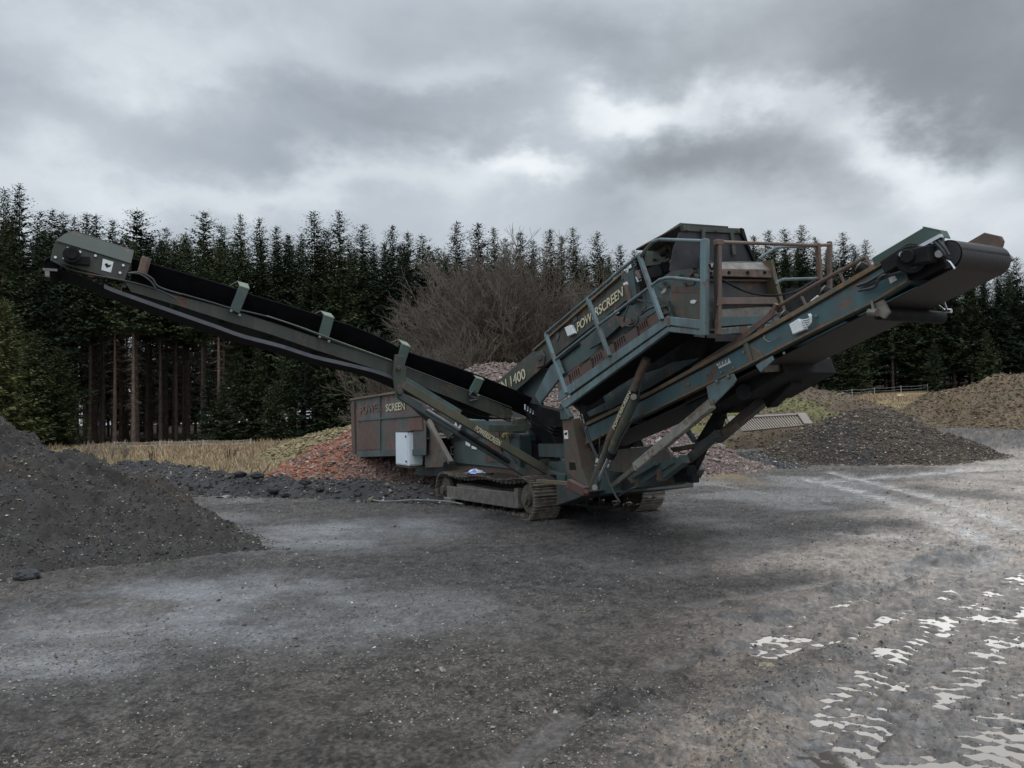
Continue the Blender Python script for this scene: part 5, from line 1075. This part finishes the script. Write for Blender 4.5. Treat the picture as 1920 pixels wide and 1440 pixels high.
def spruce(h, cb, r, seed, dens=1., dead=True, pw=.6, droop=.25):
    g = np.random.default_rng(seed); segs = []; tris = []; z = cb * h; 
    def spray(p, d, ln, wd):
        """kite of two triangles"""
        n = len(p); side = np.cross(d, g.normal(0, 1, (n, 3)) * [.4, .4, .4] + [0, 0, 1]); side /= np.linalg.norm(side, axis=1)[:, None] + 1e-9
        a = p; m_ = p + d * ln[:, None] * .45; e = p + d * ln[:, None]; s_ = side * wd[:, None]
        return np.stack([a, m_ + s_, e, m_ - s_], 1)
    lay = []
    while z < h - .15:
        k = (z - cb * h) / (h - cb * h); Lb = r * (1 - k) ** pw * (1 if k > .1 else .55 + 4.5 * k) * g.uniform(.78, 1.15) + .16
        nb = int((6 + 3 * g.random()) * dens + .5)
        for j in range(nb):
            az = g.uniform(0, 6.283); l = Lb * g.uniform(.62, 1.15); up0 = .45 * k + g.normal(0, .08) - .05; dr = droop * (1 - k) * l * .5
            ns = max(4, int(l / .15)); tt_ = (np.arange(ns) + g.random(ns)) / ns; dirh = np.array([math.cos(az), math.sin(az)])
            R1 = tt_ * l; Px = np.c_[dirh[0] * R1, dirh[1] * R1, z + R1 * up0 - dr * np.sin(tt_ * 2.2) + .10 * l * tt_ ** 3 + g.normal(0, .03, ns)]
            for rep in range(2):
                sgn = np.where(g.random(ns) < .5, 1, -1); fa = g.uniform(.35, 1.25, ns) * sgn; dd = np.c_[dirh[0] * np.cos(fa) - dirh[1] * np.sin(fa), dirh[0] * np.sin(fa) + dirh[1] * np.cos(fa), g.normal(-.28, .3, ns) + .35 * k]
                dd /= np.linalg.norm(dd, axis=1)[:, None]; ln = (.28 + .42 * (1 - tt_)) * g.uniform(.6, 1.25, ns) * (1 - .58 * k) * (.74 + .13 * l); lay.append(spray(Px, dd, ln, ln * g.uniform(.16, .30, ns)))
        z += (.34 + .16 * g.random()) * (1 - .55 * k)
    # leader
    pz = np.linspace(h - 1.1, h, 16); a = g.uniform(0, 6.28, 16); lay.append(spray(np.c_[pz * 0, pz * 0, pz], np.c_[np.cos(a) * .5, np.sin(a) * .5, np.ones(16) * .75], np.full(16, .22), np.full(16, .03)))
    q = np.concatenate(lay); V = q.reshape(-1, 3); Fc = np.arange(len(V)).reshape(-1, 4)
    crown = npmesh(None, V, Fc, [NEEDLE]) if False else (V, Fc)
    # trunk with dead side twigs
    mb = MB(); r0 = h * .0082 + .03; lean = g.normal(0, .01, 2)
    zs = np.linspace(-.3, h - .05, 9); mb.tube([(lean[0] * z_ * (1 - z_ / h), lean[1] * z_ * (1 - z_ / h), z_) for z_ in zs], [r0 * (1 - max(z_, 0) / h) + .012 for z_ in zs], 8)
    if dead:
        for _ in range(int(cb * h * 9)):
            z_ = g.uniform(.08 * h, cb * h + 1); az = g.uniform(0, 6.28); l = g.uniform(.5, 1.9) * (.4 + .6 * z_ / (cb * h + 1)); e = (math.cos(az) * l, math.sin(az) * l, z_ + g.uniform(-.5, .15) * l)
            mb.tube([(0, 0, z_), e], [.022, .006], 3, caps=False)
            for _k in range(3):
                f_ = g.uniform(.3, .9); p = np.array([e[0] * f_, e[1] * f_, z_ + (e[2] - z_) * f_]); mb.tube([p, p + np.array([g.normal(0, .25), g.normal(0, .25), g.uniform(-.35, .05)])], [.010, .004], 3, caps=False)
    return crown, mb
PROTO = {}
def proto(key, mt, bk, **k):
    (V, Fc), mb = spruce(**k)
    m1 = npmesh('crown', V, Fc, mt).data; ob = bpy.data.objects['crown']; bpy.data.objects.remove(ob)
    m2 = bpy.data.meshes.new('trunk'); m2.from_pydata(mb.v, [], mb.f); m2.materials.append(bk); PROTO[key] = (m1, m2, k['h'])
for i in range(5): proto(('edge', i), NEEDLE, BARK, h=20, cb=.04 + .03 * i, r=3.9 + .5 * (i % 3), seed=100 + i, dens=1.15, dead=False)
for i in range(5): proto(('inner', i), NEEDLE, BARKL if i == 2 else BARK, h=22, cb=.50 + .03 * i, r=3.1 + .4 * (i % 3), seed=200 + i, dens=.95)
for i in range(3): proto(('young', i), NEEDLE, BARK, h=9, cb=.03, r=2.5, seed=300 + i, dens=1.3, dead=False, pw=.7)
for i in range(2): proto(('yellow', i), NEEDLEY, BARK, h=12, cb=.03, r=3.2, seed=320 + i, dens=1.4, dead=False, pw=.6)
for i in range(3): proto(('half', i), NEEDLE, BARK, h=21, cb=.22 + .05 * i, r=3.7, seed=340 + i, dens=1.05)
random.seed(21)
def tree(key, x, y, h, label, group, wid=1., name='spruce_tree'):
    m1, m2, h0 = PROTO[key]; z = float(terrain(x, y)); s = h / h0
    o = empty(name, (x, y, z)); tag(o, label, 'spruce', group); sw = s ** .5 * wid; a = random.uniform(0, 6.28)
    for nm, me in (('crown', m1), ('trunk', m2)):
        c = bpy.data.objects.new(nm, me); COL.objects.link(c); c.parent = o; c.scale = (sw, sw, s); c.rotation_euler = (0, 0, a)
def htop(px, py, depth):   # tree height whose tip shows at that pixel
    p = PD(px, py, depth); return p[0], p[2] - float(terrain(p[0], depth))
LL = 'spruce in the front row of the forest edge left of the machine'; LR = 'dense dark spruce in the front row of the right-hand forest edge'; LM = 'spruce at the forest edge behind the middle of the machine'
GL, GR, GM, GB = 'spruces along the left forest edge', 'spruces along the right forest edge', 'spruces behind the machine', 'spruces deeper in the forest'
# the skyline: (tip px, tip py, distance, kind)
sky_ = [(8, 352, 60, 'half'), (36, 345, 63, 'half'), (75, 395, 66, 'edge'), (98, 392, 72, 'half'), (118, 398, 75, 'inner'), (140, 405, 76, 'inner'), (162, 400, 76, 'inner'), (180, 402, 77, 'inner'), (212, 412, 78, 'inner'), (257, 392, 70, 'inner'),
        (283, 440, 80, 'inner'), (312, 428, 76, 'inner'), (348, 436, 80, 'inner'), (382, 396, 70, 'inner'), (415, 420, 76, 'inner'), (451, 402, 71, 'half'), (486, 408, 72, 'half'), (518, 423, 76, 'half'), (540, 440, 78, 'inner'), (589, 398, 70, 'edge'),
        (612, 430, 76, 'half'), (636, 396, 70, 'half'), (680, 420, 74, 'edge'), (700, 455, 80, 'half'), (735, 424, 76, 'edge'), (765, 433, 78, 'edge'), (791, 440, 80, 'edge'), (822, 463, 86, 'edge'), (856, 415, 78, 'edge'), (896, 420, 80, 'edge'), (926, 424, 82, 'edge'),
        (948, 446, 90, 'edge'), (976, 434, 84, 'edge'), (1000, 450, 92, 'edge'), (1030, 430, 86, 'edge'), (1052, 440, 92, 'edge'), (1074, 427, 86, 'edge'), (1119, 434, 88, 'edge'), (1162, 458, 92, 'edge'), (1190, 470, 95, 'edge'), (1225, 470, 96, 'edge'), (1260, 460, 96, 'edge'),
        (1300, 455, 98, 'edge'), (1340, 450, 98, 'edge'), (1380, 455, 98, 'edge'), (1412, 440, 98, 'edge'), (1440, 432, 98, 'edge'), (1470, 428, 98, 'edge'), (1502, 422, 99, 'edge'), (1528, 445, 102, 'edge'), (1556, 455, 103, 'edge'), (1580, 436, 100, 'edge'), (1600, 458, 104, 'edge'), (1622, 450, 101, 'edge'),
        (1650, 480, 104, 'edge'), (1684, 488, 104, 'edge'), (1715, 470, 100, 'edge'), (1748, 478, 100, 'edge'), (1780, 485, 98, 'edge'), (1812, 478, 96, 'edge'), (1842, 492, 96, 'edge'), (1872, 505, 96, 'edge'), (1905, 482, 92, 'edge'), (1935, 490, 92, 'edge'), (1965, 480, 92, 'edge')]
for i, (px, py, dpt, kd) in enumerate(sky_):
    x, h = htop(px, py, dpt); lab, gp_ = (LL, GL) if px < 700 else (LM, GM) if px < 1400 else (LR, GR)
    n = {'edge': 5, 'inner': 5, 'half': 3}[kd]
    if (px, py) == (36, 345): lab, gp_ = 'tallest spruce on the skyline at the left edge of the picture', None
    if (px, py) == (257, 392): lab, gp_ = 'tall spruce standing up alone above the head of the left conveyor', None
    tree((kd, i % n), x, dpt, h, lab, gp_, random.uniform(.85, 1.1))
# filling rows behind and between
cnt = 0
ORD = ['', 'first', 'second', 'third', 'fourth', 'fifth', 'sixth', 'seventh', 'eighth', 'ninth', 'tenth', 'eleventh', 'twelfth', 'thirteenth', 'fourteenth', 'fifteenth', 'sixteenth', 'seventeenth', 'eighteenth', 'nineteenth', 'twentieth', 'twenty-first', 'twenty-second', 'twenty-third', 'twenty-fourth', 'twenty-fifth', 'twenty-sixth', 'twenty-seventh', 'twenty-eighth']
def number(group, fmt):
    L_ = sorted([o for o in COL.objects if o.get('group') == group], key=lambda o: o.location.x / o.location.y)
    for i, o in enumerate(L_): o['label'] = fmt % (ORD[i + 1] if i else 'leftmost')
number(GL, 'dark spruce, %s treetop of the left forest skyline'); number(GM, 'dark spruce behind the machine, %s treetop of the middle skyline'); number(GR, 'dense dark spruce, %s treetop of the right forest skyline')
LB = 'spruce deeper in the forest, mostly hidden behind the front row'
for row in range(5):
    for k in range(40):
        px = -80 + k * 53 + random.uniform(-20, 20)
        dl = np.interp(px, [0, 600, 1200, 1500, 1950], [74, 76, 90, 102, 100]) + row * 5.0 + random.uniform(-1.5, 1.5)
        tip = np.interp(px, [0, 100, 300, 600, 800, 1150, 1500, 1640, 1700, 1950], [400, 425, 445, 440, 460, 478, 455, 478, 500, 505]) + random.uniform(-2, 32)
        if 60 < px < 620 and (row == 1 and random.random() < .4): continue
        x, h = htop(px, tip, dl); kd = ('inner', random.randrange(5)) if 60 < px < 700 else (('half', random.randrange(3)) if random.random() < .5 else ('edge', random.randrange(5)))
        tree(kd, x, dl, h, LB, GB, random.uniform(.8, 1.05)); cnt += 1
for row, dd in ((0, 108), (1, 124)):
    for k in range(22):
        px = -60 + k * 36 + random.uniform(-14, 14); x, h = htop(px, random.uniform(500, 560), dd); tree(('half', random.randrange(3)) if random.random() < .6 else ('edge', random.randrange(5)), x, dd, h, LB, GB, .9)
# undergrowth spruces
for (px, top, base, dpt) in ((395, 690, 826, 66), (440, 665, 826, 66), (485, 650, 826, 67), (530, 668, 826, 66), (572, 675, 826, 66), (610, 650, 826, 68), (655, 640, 826, 69), (700, 640, 826, 70), (420, 720, 830, 63), (515, 715, 830, 63), (1480, 640, 740, 96), (1560, 630, 740, 96), (1610, 640, 740, 96), (1750, 640, 740, 92), (1850, 620, 740, 90)):
    x, h = htop(px, top, dpt); tree(('young', random.randrange(3)), x, dpt, h, 'low young spruce with branches down to the ground at the forest edge', 'young spruces at the forest edge', random.uniform(.9, 1.15))
for (px, top, dpt, lab) in ((8, 560, 52, 'yellow-green low spruce at the left edge of the picture'), (60, 620, 56, 'yellow-green bushy spruce just right of the leftmost one'), (110, 650, 58, 'yellowish spruce with branches to the ground beside the bare trunks')):
    x, h = htop(px, top, dpt); tree(('yellow', int(px) % 2), x, dpt, h, lab, None, 1.05)
number('young spruces at the forest edge', 'low young spruce with branches to the ground, %s along the forest edge')
# bare trunks in front of the left forest
for (px, dpt, key) in ((168, 69, 0), (215, 68, 2), (250, 66, 2), (300, 70, 1), (378, 68, 0), (408, 66, 2), (418, 69, 3), (330, 72, 1), (190, 74, 3), (275, 76, 4), (352, 77, 2)):
    x, h = htop(px, 452, dpt); tree(('inner', key), x, dpt, h, 'spruce with a long bare lower trunk at the left forest edge', 'bare-stemmed spruces at the left forest edge', .9)

number('bare-stemmed spruces at the left forest edge', 'spruce with a long bare brown trunk, %s before the left forest')
# ---------------------------------------------------------------- bare broadleaf shrubs and tree
def bare(name, p, h, spread, nst, seed, label, cat, m, depth=5, r0=.09, tw=1.):
    g = np.random.default_rng(seed); A = []; B = []; RA = []; RB = []
    def grow(p, d, l, r, lev):
        n = 3; q = p.copy(); dd = d.copy()
        for i in range(n):
            e = q + dd * l / n; A.append(q); B.append(e); RA.append(r * (1 - .25 * i / n)); RB.append(r * (1 - .25 * (i + 1) / n)); q = e
            dd = dd + g.normal(0, .13, 3) + np.array([0, 0, .05]); dd /= np.linalg.norm(dd)
            if lev > 0 and i > 0:
                for _ in range(g.integers(1, 3)):
                    s = dd + g.normal(0, .55, 3); s[2] += .12; s /= np.linalg.norm(s); grow(q, s, l * g.uniform(.5, .72), r * .58, lev - 1)
        if lev > 0: grow(q, dd, l * .7, r * .7, lev - 1)
    for i in range(nst):
        a = g.uniform(0, 6.28); s = g.uniform(.05, 1) * spread; d = np.array([math.cos(a) * s, math.sin(a) * s, 1.]); d /= np.linalg.norm(d)
        grow(np.array([math.cos(a) * .25, math.sin(a) * .25, -.1]) * (h / 8), d, h * g.uniform(.34, .42), r0 * g.uniform(.6, 1.1), depth)
    A, B, RA, RB = map(np.array, (A, B, RA, RB)); RA = np.maximum(RA, .006 * tw); RB = np.maximum(RB, .005 * tw); D_ = B - A; D_ /= np.linalg.norm(D_, axis=1)[:, None] + 1e-9
    s1 = np.cross(D_, [0.3, .2, 1.]); s1 /= np.linalg.norm(s1, axis=1)[:, None] + 1e-9; s2 = np.cross(D_, s1); V = []
    for C_, R_ in ((A, RA), (B, RB)):
        for k in range(3): an = k * 2.0944; V.append(C_ + (s1 * math.cos(an) + s2 * math.sin(an)) * R_[:, None])
    V = np.stack(V, 1); n = len(A); V[:, :, 2] = np.maximum(V[:, :, 2], -.2); f0 = np.array([[0, 1, 4, 3], [1, 2, 5, 4], [2, 0, 3, 5]]); Fc = (f0[None] + 6 * np.arange(n)[:, None, None]).reshape(-1, 4)
    o = empty(name, p); tag(o, label, cat); big = np.repeat(RA > .02, 3)
    Vw = V.reshape(-1, 3) + np.array(p)
    for nm, msk in (('trunk', big), ('twigs', ~big)):
        if msk.sum() == 0: continue
        ff = Fc[msk]; us = np.unique(ff); mp_ = np.full(len(Vw), -1); mp_[us] = np.arange(len(us)); npmesh(nm, Vw[us], mp_[ff], m, loc=p, parent=o)
    return n
TW1 = plain('grey_brown_twigs', (.115, .090, .070), .9, 0, .25, 1); TW2 = plain('pale_dry_twigs', (.21, .17, .125), .9, 0, .25, 2)
for (px, dpt, top, spr, nst, sd, lab) in ((888, 44, 512, .27, 10, 5, 'wide leafless grey-brown tree behind the machine, left half of the pair'), (975, 46, 492, .38, 11, 6, 'wide leafless grey-brown tree behind the machine, right half of the pair')):
    x, h = htop(px, top, dpt); q = bare('bare_tree', (x, dpt, 0), h * 1.04, spr, nst, sd, lab, 'leafless tree', TW1, 5, .10, 1.7)
x, h = htop(742, 602, 42); bare('bare_shrub', (x, 42, 0), h * .9, .6, 9, 7, 'leafless shrub left of the big bare tree, above the conveyor', 'leafless shrub', TW1, 4, .05, 1.6)
x, h = htop(830, 590, 40); bare('bare_shrub', (x, 40, 0), h * .9, .8, 9, 9, 'leafless brushy shrub in front of the big bare trees', 'leafless shrub', TW1, 4, .05, 1.6)
p_ = PD(1522, 742, 40); x, h = p_[0], 1.5; bare('bare_shrub', (x, 40, float(terrain(x, 40)) + .7), 1.75, .9, 14, 8, 'small leafless shrub on the brown mound right of the machine legs', 'leafless shrub', TW1, 3, .025, 1.3)
for (px, sd) in ((165, 11), (205, 12), (235, 13)):
    x, h = htop(px, 812, 33); bare('dry_stalk_bush', (x, 33, -.05), h * .95, .5, 7, sd, 'tuft of tall pale dry stalks standing behind the big black heap', 'dry bush', TW2, 2, .018, 1.3)
    WORLD
for o in [o for o in COL.objects if o.name.startswith('dry_stalk_bush')]: o['group'] = 'dry stalk tufts by the black heap'

number('dry stalk tufts by the black heap', 'tuft of tall pale dry stalks behind the black heap, %s of three')
# ---------------------------------------------------------------- dry grass
n = 60000; gx = rng.uniform(-34, 4, n); gy = rng.uniform(25, 62, n)
gx2 = rng.uniform(10, 44, 24000); gy2 = rng.uniform(50, 96, 24000); gx = np.r_[gx, gx2]; gy = np.r_[gy, gy2]
_, g1 = gcolor(gx, gy, gx * 0, gx * 0, gx * 0); cl = fbm(gx * .5, gy * .5, 3, 130); ok = (g1 > .45) & (cl > -.35 + rng.random(len(gx)) * .3); gx, gy, cl = gx[ok], gy[ok], cl[ok]
gz = ground_fields(gx, gy)[0]; hgt = rng.uniform(.08, .30, len(gx)) * (1 + np.maximum(cl, 0) * 1.6); a = rng.uniform(0, 6.28, len(gx)); wd = .018 + .0005 * gy; ln = rng.normal(0, .35, (len(gx), 2)) * hgt[:, None]
b0 = np.c_[gx, gy, gz]; sv = np.c_[np.cos(a), np.sin(a), a * 0] * wd[:, None]; V = np.stack([b0 - sv, b0 + sv, b0 + np.c_[ln, hgt]], 1).reshape(-1, 3)
gcol = palette(len(gx), [(.44, .32, .19), (.35, .25, .145), (.21, .17, .085), (.54, .42, .28)], [45, 30, 8, 17]); o = npmesh('dry_grass', V, np.arange(len(V)).reshape(-1, 3), STONEM, col=np.repeat(gcol, 3, 0))
tag(o, 'dry straw-coloured meadow grass between the yard and the forest', 'grass', kind='stuff')
# green grass patch by the grate
p0 = PG(1545, 792); n = 5000; gx = p0[0] + rng.normal(0, 1.6, n); gy = p0[1] + rng.normal(0, 2.2, n) ; gz = terrain(gx, gy); hg = rng.uniform(.05, .16, n); a = rng.uniform(0, 6.28, n)
b0 = np.c_[gx, gy, gz]; sv = np.c_[np.cos(a), np.sin(a), a * 0] * .03; V = np.stack([b0 - sv, b0 + sv, b0 + np.c_[rng.normal(0, .04, n), rng.normal(0, .04, n), hg]], 1).reshape(-1, 3)
o = npmesh('green_grass', V, np.arange(len(V)).reshape(-1, 3), STONEM, col=np.repeat(palette(n, [(.13, .17, .045), (.18, .20, .07)], [1, 1]), 3, 0)); tag(o, 'patch of fresh green grass beside the rusty grate', 'grass', kind='stuff')
# dark dock stalks in the meadow: each a thin plant
for i, (px, py) in enumerate(((285, 858), (440, 852), (545, 868), (428, 850))):
    p = PG(px, py); p = PD(px, py, min(p[1], 36)); c = MB()
    z0_ = float(terrain(p[0], p[1]))
    for k in range(7):
        q = np.array([p[0] + random.gauss(0, .07), p[1], z0_]); c.tube([q, q + np.array([random.gauss(0, .06), 0, random.uniform(.3, .5)])], [.02, .012], 4)
    o = c.build('dock_plant', plain('dark_dock', (.06, .035, .025), .9)); tag(o, 'dark brown dead dock plant standing in the dry meadow', 'plant', 'dead dock plants in the meadow')

number('dead dock plants in the meadow', 'dark brown dead dock plant, %s of four in the dry meadow')
# ---------------------------------------------------------------- fences
POSTW = plain('pale_fence_post', (.42, .41, .38), .7); ROPE = plain('white_fence_tape', (.45, .46, .45), .7)
def fence(px, dpt, hgt, label):
    P0 = [PD(x, y, dpt) for x, y in px]; P0 = [np.array([p[0], p[1], float(terrain(p[0], p[1]))]) for p in P0]
    r = empty('pasture_fence', P0[0]); tag(r, label, 'fence')
    for p in P0: c = MB(); c.beam(p - Z * .1, p + Z * hgt, .05, .05, (1, 0, 0)); c.tube([p + Z * hgt, p + Z * (hgt + .04)], .03, 6); c.build('post', POSTW, r)
    for hh in (.92, .55):
        c = MB()
        for a, b in zip(P0[:-1], P0[1:]): c.curve([a + Z * hgt * hh, (a + b) / 2 + Z * (hgt * hh - .05), b + Z * hgt * hh], .009, 5, 4)
        c.build('tape', ROPE, r)
fence([(215, 840), (300, 838), (381, 838), (470, 838)], 52, .55, 'low pasture fence with white posts and tapes before the left forest')
fence([(1480, 745), (1552, 745), (1598, 745), (1640, 745), (1690, 745), (1740, 745)], 92, .9, 'thin pasture fence at the far side of the right meadow')

# ---------------------------------------------------------------- rusty grate lying against the mound
d0, d1 = 31.5, 30.0
A, B = PD(1367, 785, d0), PD(1502, 778, d0); C_, D_ = PD(1392, 809, d1), PD(1516, 797, d1)
gr = empty('screening_grate', (PD(1440, 800, 30)[0], 30.5, float(terrain(10, 30)))); tag(gr, 'rusty steel grizzly grate with close bars lying against the mound', 'grate')
GRM = paint('pinkish_rust', (.17, .11, .085), .3, .3, rcol=(.14, .08, .06))
nl = nrm(np.cross(B - A, C_ - A)); nl = nl if nl[2] > 0 else -nl
MB().beam(A, B, .12, .20, nl).build('top_beam', GRM, gr, .01)
MB().beam(B + nl * .05, D_ + nl * .02, .10, .34, nl).build('end_plate', GRM, gr, .01)
MB().beam(A + nl * .05, PD(1374, 797, 30.8), .10, .22, nl).build('end_plate', GRM, gr, .01)
MB().beam(C_, D_ - (D_ - C_) * .02, .06, .05, nl).build('lower_bar', RUSTM, gr)
for i in range(26):
    k = (i + .6) / 26; a = A + (B - A) * k; b = C_ + (D_ - C_) * k; MB().beam(a, b, .034, .05, nl).build('grate_bar', GRM, gr)

number('asphalt lumps along the bank', 'black lump of broken asphalt, %s along the low gravel bank')
# ---------------------------------------------------------------- cable and rag
pts = [PG(*q) for q in ((684, 908), (679, 914), (681, 926), (692, 938), (712, 944), (740, 944), (780, 942), (830, 944), (868, 950))]
pts = [p + Z * (.17 if i < 3 else .05) for i, p in enumerate(pts)]
c = MB(); c.curve(pts, .016, 6, 6); o = c.build('cable', plain('grey_cable', (.20, .20, .19), .6), smooth=True); tag(o, 'thin grey cable curving over the black gravel to the crawler track', 'cable')
def rag():
    c0 = L(892, 888, .12); nx, ny = 26, 18; V = []; 
    for i in range(nx):
        for j in range(ny):
            a, b = i / (nx - 1) * 2 - 1, j / (ny - 1) * 2 - 1; rr = max(0, 1 - (a * a + b * b) * .8)
            z = .015 + rr * (.055 + .045 * float(fbm(np.array([a * 2.2]), np.array([b * 2.2]), 3, 3)[0])) + .02 * abs(math.sin(a * 7 + b * 4)) * rr
            V.append(c0 + u * a * .17 + v * b * .15 + Z * z)
    Fc = [(i * ny + j, (i + 1) * ny + j, (i + 1) * ny + j + 1, i * ny + j + 1) for i in range(nx - 1) for j in range(ny - 1)]
    m, t, b = mat('blue_white_cloth'); n = noise(t, 11, 3, .6); t.links.new(mixc(t, ramp(t, n, .42, .58), (.16, .24, .62), (.70, .72, .80)), b.inputs['Base Color']); b.inputs['Roughness'].default_value = .9
    o = npmesh('cloth', np.array(V), np.array(Fc), m, loc=c0, smooth=True); so_ = o.modifiers.new('solid', 'SOLIDIFY'); so_.thickness = .006; tag(o, 'crumpled blue and white cloth lying on the crawler track', 'cloth')
rag()
c = MB(); c.beam(L(902, 891, .05), L(924, 888, .1), .04, .03); o = c.build('scrap_strip', BLACK); tag(o, 'short dark strip lying beside the blue and white cloth', 'strip')
